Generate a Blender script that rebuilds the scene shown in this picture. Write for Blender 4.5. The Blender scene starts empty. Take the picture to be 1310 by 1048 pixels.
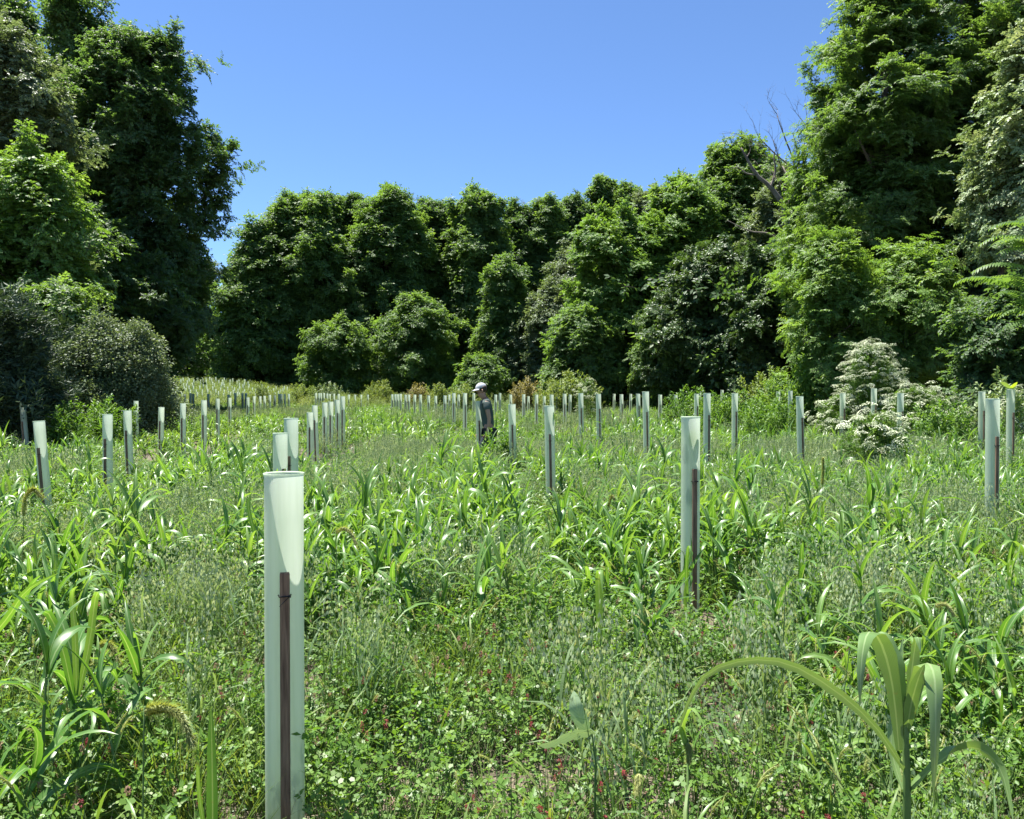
import bpy, math, random
import numpy as np
from mathutils import Vector, Matrix

rng = np.random.default_rng(7)
random.seed(7)
S = bpy.context.scene
COL = S.collection
PI = math.pi

# ------------------------------------------------------------ camera, light
FOC = 1028.0
CAMZ = 1.45
PITCH = math.atan(14 / FOC)
cd = bpy.data.cameras.new('camera')
cam = bpy.data.objects.new('camera', cd)
COL.objects.link(cam)
cam.location = (0, 0, CAMZ)
cam.rotation_euler = (PI / 2 - PITCH, 0, 0)
cd.sensor_width = 36
cd.lens = 36 * FOC / 1310
cd.clip_start = 0.05
cd.clip_end = 3000
S.camera = cam

SUN_EL, SUN_AZ = math.radians(71), math.radians(-54)      # azimuth from +Y towards +X
world = bpy.data.worlds.new('World')
S.world = world
world.use_nodes = True
wn = world.node_tree
bg = wn.nodes['Background']
sky = wn.nodes.new('ShaderNodeTexSky')
sky.sky_type = 'NISHITA'
sky.sun_disc = False
sky.sun_elevation = SUN_EL
sky.sun_rotation = SUN_AZ
sky.altitude = 2000
sky.air_density = 1.0
sky.dust_density = 0.0
sky.ozone_density = 9.0
wn.links.new(sky.outputs[0], bg.inputs[0])
bg.inputs[1].default_value = 0.071
sl = bpy.data.lights.new('sun', 'SUN')
sl.energy = 5.0
sl.angle = math.radians(0.53)
sl.color = (1.0, 0.965, 0.90)
so = bpy.data.objects.new('sun', sl)
COL.objects.link(so)
sdir = Vector((math.cos(SUN_EL) * math.sin(SUN_AZ), math.cos(SUN_EL) * math.cos(SUN_AZ), math.sin(SUN_EL)))
so.rotation_euler = sdir.to_track_quat('Z', 'Y').to_euler()
so.location = (0, 0, 30)
S.view_settings.view_transform = 'Standard'
S.view_settings.look = 'None'
S.view_settings.gamma = 1
S.view_settings.use_curve_mapping = False
S.view_settings.exposure = 1.65
S.cycles.max_bounces = 6
S.cycles.diffuse_bounces = 4
S.cycles.glossy_bounces = 2
S.cycles.transmission_bounces = 4
S.cycles.transparent_max_bounces = 6


def P(px, py, Y):
    """world point that photo pixel (px, py) shows at depth Y"""
    u, v = (px - 655) / FOC, (524 - py) / FOC
    dy = math.cos(PITCH) + v * math.sin(PITCH)
    dz = -math.sin(PITCH) + v * math.cos(PITCH)
    t = Y / dy
    return Vector((u * t, Y, CAMZ + dz * t))


# ------------------------------------------------------------ noise, ground height
_tab = rng.random((64, 64))


def vnoise(x, y, s=1.0, o=0.0):
    x = np.asarray(x, float) / s + 17.3 + o
    y = np.asarray(y, float) / s + 5.1 + o * 1.7
    xi, yi = np.floor(x).astype(int), np.floor(y).astype(int)
    fx, fy = x - xi, y - yi
    fx, fy = fx * fx * (3 - 2 * fx), fy * fy * (3 - 2 * fy)
    a = _tab[xi % 64, yi % 64]; b = _tab[(xi + 1) % 64, yi % 64]
    c = _tab[xi % 64, (yi + 1) % 64]; d = _tab[(xi + 1) % 64, (yi + 1) % 64]
    return (a * (1 - fx) + b * fx) * (1 - fy) + (c * (1 - fx) + d * fx) * fy


def G(x, y):
    x = np.asarray(x, float); y = np.asarray(y, float)
    z = 0.019 * np.clip(y - 12, 0, 90)
    z = z + 1.15 * np.exp(-(((x + 26) / 9) ** 2 + ((y - 64) / 11) ** 2))
    z = z + 0.10 * (vnoise(x, y, 6.0) - .5) + 0.05 * (vnoise(x, y, 1.3, 3) - .5)
    return z


def g(x, y):
    return float(G(x, y))


# ------------------------------------------------------------ materials
def newmat(name):
    m = bpy.data.materials.new(name)
    m.use_nodes = True
    nt = m.node_tree
    for n in list(nt.nodes):
        nt.nodes.remove(n)
    out = nt.nodes.new('ShaderNodeOutputMaterial')
    return m, nt, out


def ramp(nt, fac, stops):
    r = nt.nodes.new('ShaderNodeValToRGB')
    e = r.color_ramp.elements
    while len(e) > 1:
        e.remove(e[0])
    e[0].position = stops[0][0]; e[0].color = (*stops[0][1], 1)
    for p_, c in stops[1:]:
        k = e.new(p_); k.color = (*c, 1)
    nt.links.new(fac, r.inputs[0])
    return r.outputs[0]


def noise(nt, scale, detail=3, coord='Object', vec=None):
    n = nt.nodes.new('ShaderNodeTexNoise')
    n.inputs['Scale'].default_value = scale
    n.inputs['Detail'].default_value = detail
    if vec is None:
        if coord == 'World':
            vec = nt.nodes.new('ShaderNodeNewGeometry').outputs['Position']
        else:
            vec = nt.nodes.new('ShaderNodeTexCoord').outputs[coord]
    nt.links.new(vec, n.inputs['Vector'])
    return n.outputs['Fac']


def mixc(nt, f, a, b, mode='MIX'):
    n = nt.nodes.new('ShaderNodeMix'); n.data_type = 'RGBA'; n.blend_type = mode
    for s, v in ((n.inputs[0], f), (n.inputs[6], a), (n.inputs[7], b)):
        if isinstance(v, (int, float)):
            s.default_value = v
        elif isinstance(v, tuple):
            s.default_value = (*v, 1)
        else:
            nt.links.new(v, s)
    return n.outputs[2]


def math_(nt, op, a, b=0.0):
    n = nt.nodes.new('ShaderNodeMath'); n.operation = op
    for s, v in ((n.inputs[0], a), (n.inputs[1], b)):
        if isinstance(v, (int, float)):
            s.default_value = v
        else:
            nt.links.new(v, s)
    return n.outputs[0]


def leafmat(name, c0, c1, c2, trans=0.4, rough=0.42, spec=0.5, tr_tint=(1.35, 1.3, 0.5), patch=0.35, rib=False, spread=1.0, veins=False):
    """thin leaf: c0..c2 vary from plant to plant and slowly over the field; light passes through it"""
    m, nt, out = newmat(name)
    oi = nt.nodes.new('ShaderNodeObjectInfo').outputs['Random']
    n1 = noise(nt, patch, 2, 'World')
    n2 = noise(nt, 9.0, 2, 'World')
    f = math_(nt, 'ADD', math_(nt, 'MULTIPLY', oi, 0.5), math_(nt, 'MULTIPLY', n1, 0.45))
    f = math_(nt, 'ADD', f, math_(nt, 'MULTIPLY', n2, 0.25))
    f = math_(nt, 'MULTIPLY', math_(nt, 'SUBTRACT', f, 0.1), spread)
    col = ramp(nt, f, [(0.1, c0), (0.5, c1), (0.9, c2)])
    if rib:
        uv = nt.nodes.new('ShaderNodeTexCoord').outputs['UV']
        sp = nt.nodes.new('ShaderNodeSeparateXYZ'); nt.links.new(uv, sp.inputs[0])
        d = math_(nt, 'ABSOLUTE', math_(nt, 'SUBTRACT', sp.outputs[0], 0.5))
        r = ramp(nt, d, [(0.0, (1, 1, 1)), (0.045, (1, 1, 1)), (0.07, (0, 0, 0))])
        w = math_(nt, 'SINE', math_(nt, 'MULTIPLY', sp.outputs[0], 90.0))
        col = mixc(nt, math_(nt, 'MULTIPLY', math_(nt, 'ADD', w, 1.0), 0.10), col, (0.02, 0.05, 0.01))
        col = mixc(nt, math_(nt, 'MULTIPLY', r, 0.6), col, (0.32, 0.42, 0.20))
        if veins:
            q = math_(nt, 'SUBTRACT', math_(nt, 'MULTIPLY', sp.outputs[1], 60.0), math_(nt, 'MULTIPLY', d, 34.0))
            vr = ramp(nt, math_(nt, 'SINE', q), [(0.80, (0, 0, 0)), (0.98, (1, 1, 1))])
            col = mixc(nt, math_(nt, 'MULTIPLY', vr, 0.45), col, (0.10, 0.17, 0.06))
        bl = noise(nt, 38.0, 3, 'World')
        br = ramp(nt, bl, [(0.66, (0, 0, 0)), (0.72, (1, 1, 1))])
        col = mixc(nt, math_(nt, 'MULTIPLY', br, 0.4), col, (0.22, 0.17, 0.06))
    pb = nt.nodes.new('ShaderNodeBsdfPrincipled')
    nt.links.new(col, pb.inputs['Base Color'])
    pb.inputs['Roughness'].default_value = rough
    pb.inputs['Specular IOR Level'].default_value = spec
    tr = nt.nodes.new('ShaderNodeBsdfTranslucent')
    tc = mixc(nt, 1.0, col, tr_tint, 'MULTIPLY')
    nt.links.new(tc, tr.inputs[0])
    mx = nt.nodes.new('ShaderNodeMixShader')
    mx.inputs[0].default_value = trans
    nt.links.new(pb.outputs[0], mx.inputs[1]); nt.links.new(tr.outputs[0], mx.inputs[2])
    nt.links.new(mx.outputs[0], out.inputs[0])
    return m


def plainmat(name, stops, scale=8, rough=0.8, bump=0.0, coord='Object', spec=0.3, stretch=None):
    m, nt, out = newmat(name)
    vec = None
    if stretch:
        tc = nt.nodes.new('ShaderNodeTexCoord'); mp = nt.nodes.new('ShaderNodeMapping')
        mp.inputs['Scale'].default_value = stretch
        nt.links.new(tc.outputs[coord], mp.inputs[0]); vec = mp.outputs[0]
    f = noise(nt, scale, 5, coord, vec)
    pb = nt.nodes.new('ShaderNodeBsdfPrincipled')
    nt.links.new(ramp(nt, f, stops), pb.inputs['Base Color'])
    pb.inputs['Roughness'].default_value = rough
    pb.inputs['Specular IOR Level'].default_value = spec
    if bump:
        b = nt.nodes.new('ShaderNodeBump'); b.inputs['Strength'].default_value = bump
        b.inputs['Distance'].default_value = 0.02
        nt.links.new(f, b.inputs['Height']); nt.links.new(b.outputs[0], pb.inputs['Normal'])
    nt.links.new(pb.outputs[0], out.inputs[0])
    return m


M = {}
M['clover'] = leafmat('clover_leaf', (.060, .135, .022), (.11, .215, .034), (.19, .29, .05), trans=.42, rough=.45, spec=.45, patch=.9)
M['grass'] = leafmat('broad_grass_leaf', (.048, .125, .022), (.105, .235, .040), (.20, .33, .070), trans=.46, rough=.38, spec=.6, rib=True, patch=.5, spread=1.1)
M['grass_far'] = leafmat('field_grass_leaf', (.055, .135, .028), (.115, .23, .042), (.205, .31, .07), trans=.46, rough=.40, spec=.55, patch=.25, spread=1.1)
M['fine'] = leafmat('fine_grass_leaf', (.080, .15, .030), (.13, .21, .045), (.23, .27, .09), trans=.4, rough=.5, spec=.3, patch=.6)
M['oat'] = leafmat('oat_leaf', (.10, .18, .07), (.15, .235, .095), (.22, .30, .14), trans=.36, rough=.55, spec=.3, tr_tint=(1.3, 1.25, .6), patch=.8)
M['oat_stem'] = leafmat('oat_stem', (.06, .13, .045), (.09, .17, .06), (.15, .22, .08), trans=.25, rough=.55, spec=.3, patch=.8)
M['spikelet'] = leafmat('oat_spikelet', (.27, .37, .19), (.38, .47, .27), (.54, .58, .38), trans=.38, rough=.55, spec=.3, tr_tint=(1.15, 1.12, .7), patch=.8)
M['weed'] = leafmat('weed_leaf', (.065, .15, .026), (.11, .22, .036), (.18, .29, .055), trans=.44, rough=.48, spec=.35, patch=.4)
M['sorghum'] = leafmat('sorghum_leaf', (.13, .225, .07), (.17, .27, .09), (.21, .32, .11), trans=.26, rough=.33, spec=.6, rib=True, patch=3.0, tr_tint=(1.35, 1.35, .5), spread=1.3)
M['weed_yellow'] = leafmat('pale_weed_leaf', (.12, .185, .05), (.18, .25, .07), (.28, .33, .11), trans=.35, rough=.55, spec=.3, patch=.3)
M['pale_leaf'] = leafmat('pale_broad_leaf', (.26, .37, .20), (.30, .41, .22), (.34, .45, .25), trans=.2, rough=.55, spec=.35, tr_tint=(1.1, 1.15, .7), rib=True, veins=True)
M['weed_rust'] = leafmat('rust_weed_leaf', (.15, .145, .055), (.23, .205, .08), (.33, .30, .12), trans=.25, rough=.6, spec=.3, patch=.3)
M['stem'] = plainmat('green_stem', [(.3, (.06, .12, .03)), (.7, (.12, .19, .05))], 12, .6)
M['brown_stem'] = plainmat('dry_stem', [(.3, (.14, .10, .06)), (.7, (.26, .20, .12))], 12, .7)
M['crimson'] = plainmat('crimson_floret', [(.3, (.10, .010, .012)), (.7, (.22, .022, .028))], 60, .6)
M['dryhead'] = plainmat('dry_clover_head', [(.3, (.16, .085, .05)), (.7, (.33, .22, .15))], 60, .8)
M['foxtail'] = leafmat('foxtail_bristle', (.24, .27, .09), (.33, .37, .13), (.42, .44, .18), trans=.4, rough=.6)
M['umbel'] = plainmat('white_floret', [(.3, (.50, .56, .34)), (.7, (.70, .73, .54))], 30, .7)
M['bark'] = plainmat('tree_bark', [(.3, (.045, .038, .03)), (.7, (.13, .11, .09))], 3, .9, .6, stretch=(6, 6, 1))
M['deadwood'] = plainmat('dead_bark', [(.3, (.10, .085, .07)), (.7, (.22, .19, .16))], 3, .9, .4)
# tree leaves by kind
M['t_deep'] = leafmat('deep_green_tree_leaf', (0.055, 0.110, 0.039), (0.085, 0.161, 0.054), (0.140, 0.226, 0.083), trans=.54, rough=.5, spec=.4, patch=.25)
M['t_mid'] = leafmat('green_tree_leaf', (0.073, 0.144, 0.041), (0.116, 0.207, 0.056), (0.183, 0.287, 0.085), trans=.54, rough=.5, spec=.4, patch=.25)
M['t_light'] = leafmat('bright_tree_leaf', (0.092, 0.178, 0.039), (0.140, 0.254, 0.054), (0.205, 0.313, 0.081), trans=.48, rough=.5, spec=.35, patch=.25)
M['t_olive'] = leafmat('greyish_tree_leaf', (0.086, 0.132, 0.063), (0.140, 0.194, 0.092), (0.227, 0.281, 0.151), trans=.38, rough=.5, spec=.4, patch=.4, tr_tint=(1.2, 1.2, .6))
M['t_gloss'] = leafmat('glossy_dark_tree_leaf', (0.045, 0.086, 0.028), (0.067, 0.124, 0.039), (0.103, 0.167, 0.054), trans=.34, rough=.42, spec=.4, patch=.4)
M['t_dark'] = leafmat('dark_conifer_leaf', (.028, .052, .028), (.042, .075, .036), (.065, .10, .045), trans=.2, rough=.55, spec=.3, patch=.4)  # the juniper-like shrub's own dark green leaf colour
M['t_pale'] = leafmat('pale_tree_leaf', (.11, .18, .065), (.20, .28, .12), (.40, .45, .27), trans=.3, rough=.5, spec=.4, patch=.6, tr_tint=(1.15, 1.15, .6))


def soil():
    m, nt, out = newmat('soil')
    f = noise(nt, 6, 8, 'World'); f2 = noise(nt, 70, 4, 'World')
    c = ramp(nt, f, [(.3, (.045, .034, .024)), (.55, (.10, .078, .055)), (.75, (.17, .14, .10))])
    k = ramp(nt, f2, [(.52, (0, 0, 0)), (.62, (1, 1, 1))])
    c = mixc(nt, math_(nt, 'MULTIPLY', k, .55), c, (.26, .22, .15))
    pb = nt.nodes.new('ShaderNodeBsdfPrincipled'); pb.inputs['Roughness'].default_value = .95
    nt.links.new(c, pb.inputs['Base Color'])
    b = nt.nodes.new('ShaderNodeBump'); b.inputs['Strength'].default_value = .8; b.inputs['Distance'].default_value = .03
    nt.links.new(math_(nt, 'ADD', f, math_(nt, 'MULTIPLY', f2, .4)), b.inputs['Height']); nt.links.new(b.outputs[0], pb.inputs['Normal'])
    nt.links.new(pb.outputs[0], out.inputs[0])
    return m


M['soil'] = soil()


def tubemat():
    m, nt, out = newmat('translucent_green_plastic')
    tc = nt.nodes.new('ShaderNodeTexCoord')
    mp = nt.nodes.new('ShaderNodeMapping'); mp.inputs['Scale'].default_value = (14, 14, .8)
    nt.links.new(tc.outputs['Object'], mp.inputs[0])
    f = noise(nt, 3.0, 4, vec=mp.outputs[0])
    c = ramp(nt, f, [(.32, (.48, .56, .42)), (.5, (.56, .63, .49)), (.68, (.62, .68, .55))])
    sep = nt.nodes.new('ShaderNodeSeparateXYZ'); nt.links.new(tc.outputs['Object'], sep.inputs[0])
    oi = nt.nodes.new('ShaderNodeObjectInfo').outputs['Random']
    # splashed soil near the foot
    d = ramp(nt, math_(nt, 'ADD', sep.outputs[2], math_(nt, 'MULTIPLY', noise(nt, 18, 3), .25)), [(.12, (1, 1, 1)), (.36, (0, 0, 0))])
    c = mixc(nt, math_(nt, 'MULTIPLY', d, .5), c, (.18, .17, .10))
    c = mixc(nt, math_(nt, 'MULTIPLY', math_(nt, 'POWER', oi, 2.0), .75), c, (.30, .41, .36))
    df = nt.nodes.new('ShaderNodeBsdfPrincipled'); nt.links.new(c, df.inputs['Base Color'])
    df.inputs['Roughness'].default_value = .38; df.inputs['Specular IOR Level'].default_value = .45
    bp = nt.nodes.new('ShaderNodeBump'); bp.inputs['Strength'].default_value = .35; bp.inputs['Distance'].default_value = .004
    nt.links.new(math_(nt, 'ADD', f, math_(nt, 'MULTIPLY', noise(nt, 25, 3), .3)), bp.inputs['Height']); nt.links.new(bp.outputs[0], df.inputs['Normal'])
    tr = nt.nodes.new('ShaderNodeBsdfTranslucent'); nt.links.new(mixc(nt, .55, c, (.72, .80, .66)), tr.inputs[0])
    tp = nt.nodes.new('ShaderNodeBsdfTransparent'); tp.inputs[0].default_value = (.75, .95, .80, 1)
    a = nt.nodes.new('ShaderNodeMixShader'); a.inputs[0].default_value = .50
    nt.links.new(df.outputs[0], a.inputs[1]); nt.links.new(tr.outputs[0], a.inputs[2])
    b = nt.nodes.new('ShaderNodeMixShader'); b.inputs[0].default_value = .12
    nt.links.new(a.outputs[0], b.inputs[1]); nt.links.new(tp.outputs[0], b.inputs[2])
    nt.links.new(b.outputs[0], out.inputs[0])
    return m


M['tube'] = tubemat()
M['stake'] = plainmat('weathered_oak_stake', [(.3, (.10, .060, .038)), (.7, (.26, .165, .105))], 5, .85, .3, stretch=(30, 30, 2))
M['tie'] = plainmat('black_cable_tie', [(.3, (.012, .012, .012)), (.7, (.02, .02, .02))], 5, .4)
M['skin'] = plainmat('tanned_skin', [(.3, (.34, .19, .125)), (.7, (.40, .23, .155))], 6, .55)
M['shirt'] = plainmat('grey_green_cotton', [(.3, (.055, .078, .068)), (.7, (.08, .105, .092))], 9, .9)
M['trousers'] = plainmat('dark_navy_cloth', [(.3, (.016, .022, .035)), (.7, (.03, .038, .055))], 9, .9)
M['cap'] = plainmat('pale_grey_cap_cloth', [(.3, (.34, .35, .37)), (.7, (.42, .43, .45))], 9, .85)
M['hair'] = plainmat('dark_hair', [(.3, (.02, .014, .01)), (.7, (.05, .035, .025))], 40, .6)
M['boot'] = plainmat('brown_boot_leather', [(.3, (.06, .04, .025)), (.7, (.10, .07, .045))], 9, .6)


# ------------------------------------------------------------ mesh builder
class MB:
    def __init__(s):
        s.v = []; s.f = []; s.m = []; s.uv = []

    def add(s, verts, faces, mi=0, uvs=None):
        o = len(s.v)
        s.v.extend([tuple(map(float, a)) for a in verts])
        for f in faces:
            s.f.append([o + i for i in f]); s.m.append(mi)
            s.uv.extend([uvs[i] if uvs is not None else (0.25, 0.5) for i in f])

    def merge(s, other, mat4, remap=None):
        o = len(s.v)
        s.v.extend([tuple(mat4 @ Vector(a)) for a in other.v])
        for f, m in zip(other.f, other.m):
            s.f.append([o + i for i in f]); s.m.append(m if remap is None else remap[m])
        s.uv.extend(other.uv)

    def mesh(s, name, mats, smooth=True):
        me = bpy.data.meshes.new(name)
        me.from_pydata(s.v, [], s.f)
        for m in mats:
            me.materials.append(m)
        me.polygons.foreach_set('material_index', np.array(s.m, dtype=np.int32))
        me.polygons.foreach_set('use_smooth', np.full(len(s.f), smooth))
        ul = me.uv_layers.new(name='UVMap')
        ul.data.foreach_set('uv', np.array(s.uv, dtype=np.float32).ravel())
        me.update()
        return me


def frame_of(t, hint=Vector((0, 0, 1))):
    t = t.normalized()
    s_ = t.cross(hint)
    if s_.length < 1e-4:
        s_ = t.cross(Vector((1, 0, 0)))
    s_.normalize()
    return s_, s_.cross(t).normalized()


def tube_(mb, pts, radii, n=6, mi=0, cap=True):
    vs, fs = [], []
    for i, p in enumerate(pts):
        t = (pts[min(i + 1, len(pts) - 1)] - pts[max(i - 1, 0)])
        a, b = frame_of(t, Vector((0.13, 0.31, 1)) if abs(t.normalized().z) < .9 else Vector((1, 0.1, 0)))
        for k in range(n):
            w = 2 * PI * k / n
            vs.append(p + (a * math.cos(w) + b * math.sin(w)) * radii[i])
    for i in range(len(pts) - 1):
        for k in range(n):
            k2 = (k + 1) % n
            fs.append((i * n + k, i * n + k2, (i + 1) * n + k2, (i + 1) * n + k))
    if cap:
        fs.append(tuple(range((len(pts) - 1) * n, len(pts) * n)))
        fs.append(tuple(reversed(range(n))))
    mb.add(vs, fs, mi)


def blade(mb, pts, width, mi=0, fold=0.25, side=None, taper=None, twist=0.0, three=True, wave=0.0):
    """leaf blade along pts, folded along its midrib"""
    n = len(pts)
    vs, uv, fs = [], [], []
    for i, p in enumerate(pts):
        t = pts[min(i + 1, n - 1)] - pts[max(i - 1, 0)]
        sd = side if side is not None else t.cross(Vector((0, 0, 1)))
        if sd.length < 1e-5:
            sd = Vector((1, 0, 0))
        sd = sd.normalized()
        t = t.normalized()
        sd = (sd - t * sd.dot(t)).normalized()
        if twist:
            sd = Matrix.Rotation(twist * i / (n - 1), 3, t) @ sd
        nr = sd.cross(t).normalized()
        f = i / (n - 1)
        w = width * .5 * (taper(f) if taper else min(1.0, .55 + f * 2) * (1 - f ** 2.6) + .015)
        wv = wave * math.sin(i * 2.1) * w
        if three:
            vs += [p - sd * w + nr * (w * fold + wv), p, p + sd * w + nr * (w * fold - wv)]
            uv += [(0, f), (.5, f), (1, f)]
        else:
            vs += [p - sd * w, p + sd * w]
            uv += [(0.1, f), (.9, f)]
    k = 3 if three else 2
    for i in range(n - 1):
        for j in range(k - 1):
            a = i * k + j
            fs.append((a, a + 1, a + k + 1, a + k))
    mb.add(vs, fs, mi, uv)


def arch(base, az, length, rise, droop, n=7, r=random):
    """curved centre line: starts at angle rise above horizontal, bends down by droop (radians)"""
    pts = [Vector(base)]
    h = Vector((math.cos(az), math.sin(az), 0))
    a = rise
    st = length / (n - 1)
    for i in range(n - 1):
        pts.append(pts[-1] + (h * math.cos(a) + Vector((0, 0, 1)) * math.sin(a)) * st)
        a -= droop / (n - 1) * (0.5 + 1.0 * i / (n - 1))
        a = max(a, -1.45)
    return pts


def leaflet(mb, base, d, nrm, L, W, mi=0):
    d = d.normalized()
    s_ = d.cross(nrm)
    if s_.length < 1e-4:
        s_ = d.cross(Vector((1, 0, 0)))
    s_.normalize()
    n_ = s_.cross(d)
    c = base + d * L * .52 - n_ * L * .06
    mb.add([base, base + d * L * .45 + s_ * W * .5 + n_ * W * .12, base + d * L - n_ * L * .10, base + d * L * .45 - s_ * W * .5 + n_ * W * .12],
           [(0, 1, 2), (0, 2, 3)], mi, [(.5, 0), (0, .5), (.5, 1), (1, .5)])


def rv(a, b):
    return random.uniform(a, b)


def rdir(up=0.0):
    v = Vector((random.gauss(0, 1), random.gauss(0, 1), random.gauss(0, 1))).normalized()
    v.z += up
    return v.normalized()


# ------------------------------------------------------------ tagging and linking
def tag(o, label=None, cat=None, group=None, kind=None):
    if label: o['label'] = label
    if cat: o['category'] = cat
    if group: o['group'] = group
    if kind: o['kind'] = kind
    return o


def link(name, me, parent=None, loc=None):
    o = bpy.data.objects.new(name, me)
    COL.objects.link(o)
    if parent: o.parent = parent
    if loc is not None: o.location = loc
    return o


def empty(name, loc, label, cat, group=None, rz=0.0):
    o = bpy.data.objects.new(name, None)
    COL.objects.link(o)
    o.location = loc
    o.rotation_euler.z = rz
    o.empty_display_size = .2
    return tag(o, label, cat, group)


def dup(root, loc, label=None, group=None, rot=None, scale=None):
    r = root.copy(); COL.objects.link(r)
    r.location = loc
    if rot is not None: r.rotation_euler = rot
    if scale is not None: r.scale = scale
    if label: r['label'] = label
    if group: r['group'] = group
    for ch in list(root.children):
        c = ch.copy(); COL.objects.link(c); c.parent = r
        for gch in ch.children:
            d = gch.copy(); COL.objects.link(d); d.parent = c
    return r


# ------------------------------------------------------------ scattering on points
_groups = {}


def scatter_group(key, metas):
    if key in _groups:
        return _groups[key]
    ng = bpy.data.node_groups.new('scatter_' + key, 'GeometryNodeTree')
    ng.interface.new_socket('Geometry', in_out='INPUT', socket_type='NodeSocketGeometry')
    ng.interface.new_socket('Geometry', in_out='OUTPUT', socket_type='NodeSocketGeometry')
    N = ng.nodes
    i = N.new('NodeGroupInput'); o = N.new('NodeGroupOutput')
    j = N.new('GeometryNodeJoinGeometry')
    for me in metas:
        ob = bpy.data.objects.new('source_' + me.name, me)
        oi = N.new('GeometryNodeObjectInfo'); oi.inputs['Object'].default_value = ob
        gi = N.new('GeometryNodeGeometryToInstance')
        ng.links.new(oi.outputs['Geometry'], gi.inputs[0]); ng.links.new(gi.outputs[0], j.inputs[0])
    ip = N.new('GeometryNodeInstanceOnPoints')
    ip.inputs['Pick Instance'].default_value = True

    def attr(nm, ty):
        a = N.new('GeometryNodeInputNamedAttribute'); a.data_type = ty; a.inputs[0].default_value = nm
        return a.outputs[0]
    ng.links.new(i.outputs[0], ip.inputs['Points'])
    ng.links.new(j.outputs[0], ip.inputs['Instance'])
    ng.links.new(attr('idx', 'INT'), ip.inputs['Instance Index'])
    ng.links.new(attr('rot', 'FLOAT_VECTOR'), ip.inputs['Rotation'])
    ng.links.new(attr('sc', 'FLOAT_VECTOR'), ip.inputs['Scale'])
    ng.links.new(ip.outputs[0], o.inputs[0])
    _groups[key] = ng
    return ng


def scatter(name, pts, rot, sc, key, metas, parent=None):
    n = len(pts)
    me = bpy.data.meshes.new(name)
    me.vertices.add(n)
    me.vertices.foreach_set('co', np.asarray(pts, np.float32).ravel())
    a = me.attributes.new('rot', 'FLOAT_VECTOR', 'POINT'); a.data.foreach_set('vector', np.asarray(rot, np.float32).ravel())
    sc = np.asarray(sc, np.float32)
    if sc.ndim == 1: sc = np.repeat(sc[:, None], 3, 1)
    a = me.attributes.new('sc', 'FLOAT_VECTOR', 'POINT'); a.data.foreach_set('vector', sc.ravel())
    a = me.attributes.new('idx', 'INT', 'POINT'); a.data.foreach_set('value', rng.integers(0, len(metas), n).astype(np.int32))
    for m in metas[0].materials:
        me.materials.append(m)
    o = link(name, me, parent)
    md = o.modifiers.new('scatter', 'NODES')
    md.node_group = scatter_group(key, metas)
    return o


def eul_from_dirs(d, roll):
    d = d / np.linalg.norm(d, axis=1)[:, None]
    th = np.arccos(np.clip(d[:, 2], -1, 1)); ph = np.arctan2(d[:, 1], d[:, 0])
    n = len(d)

    def Rz(a):
        m = np.zeros((n, 3, 3)); m[:, 0, 0] = np.cos(a); m[:, 0, 1] = -np.sin(a); m[:, 1, 0] = np.sin(a); m[:, 1, 1] = np.cos(a); m[:, 2, 2] = 1
        return m

    def Ry(a):
        m = np.zeros((n, 3, 3)); m[:, 0, 0] = np.cos(a); m[:, 0, 2] = np.sin(a); m[:, 2, 0] = -np.sin(a); m[:, 2, 2] = np.cos(a); m[:, 1, 1] = 1
        return m
    R = Rz(ph) @ Ry(th) @ Rz(roll)
    return np.stack([np.arctan2(R[:, 2, 1], R[:, 2, 2]), -np.arcsin(np.clip(R[:, 2, 0], -1, 1)), np.arctan2(R[:, 1, 0], R[:, 0, 0])], 1)


# ============================================================ GROUND
def grid_sheet(name, xs, ys, zf, mat):
    X, Y = np.meshgrid(xs, ys)
    Z = zf(X, Y)
    v = np.stack([X.ravel(), Y.ravel(), Z.ravel()], 1)
    nx = len(xs)
    i = np.arange(len(ys) - 1)[:, None] * nx + np.arange(nx - 1)[None, :]
    f = np.stack([i, i + 1, i + nx + 1, i + nx], -1).reshape(-1, 4)
    me = bpy.data.meshes.new(name)
    me.from_pydata(v.tolist(), [], f.tolist())
    me.polygons.foreach_set('use_smooth', np.full(len(f), True))
    me.materials.append(mat)
    return link(name, me)


def axis(lo, hi, fine_lo, fine_hi, fine, grow=1.12):
    a = list(np.arange(fine_lo, fine_hi + 1e-6, fine))
    s_ = fine
    while a[-1] < hi:
        s_ *= grow; a.append(a[-1] + s_)
    s_ = fine
    while a[0] > lo:
        s_ *= grow; a.insert(0, a[0] - s_)
    return np.array(a)


gx = axis(-900, 900, -5, 5, .09, 1.07)
gy = axis(-300, 1500, 1.0, 9, .09, 1.06)


def gz(X, Y):
    near = np.exp(-((X / 7) ** 2 + ((Y - 4) / 7) ** 2))
    return G(X, Y) + near * .05 * (vnoise(X, Y, .18, 9) - .5) + near * .03 * (vnoise(X, Y, .4, 2) - .5)


gr = grid_sheet('ground', gx, gy, gz, M['soil'])
tag(gr, 'brown crumbly soil showing in gaps between the field plants', 'ground', kind='structure')

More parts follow.
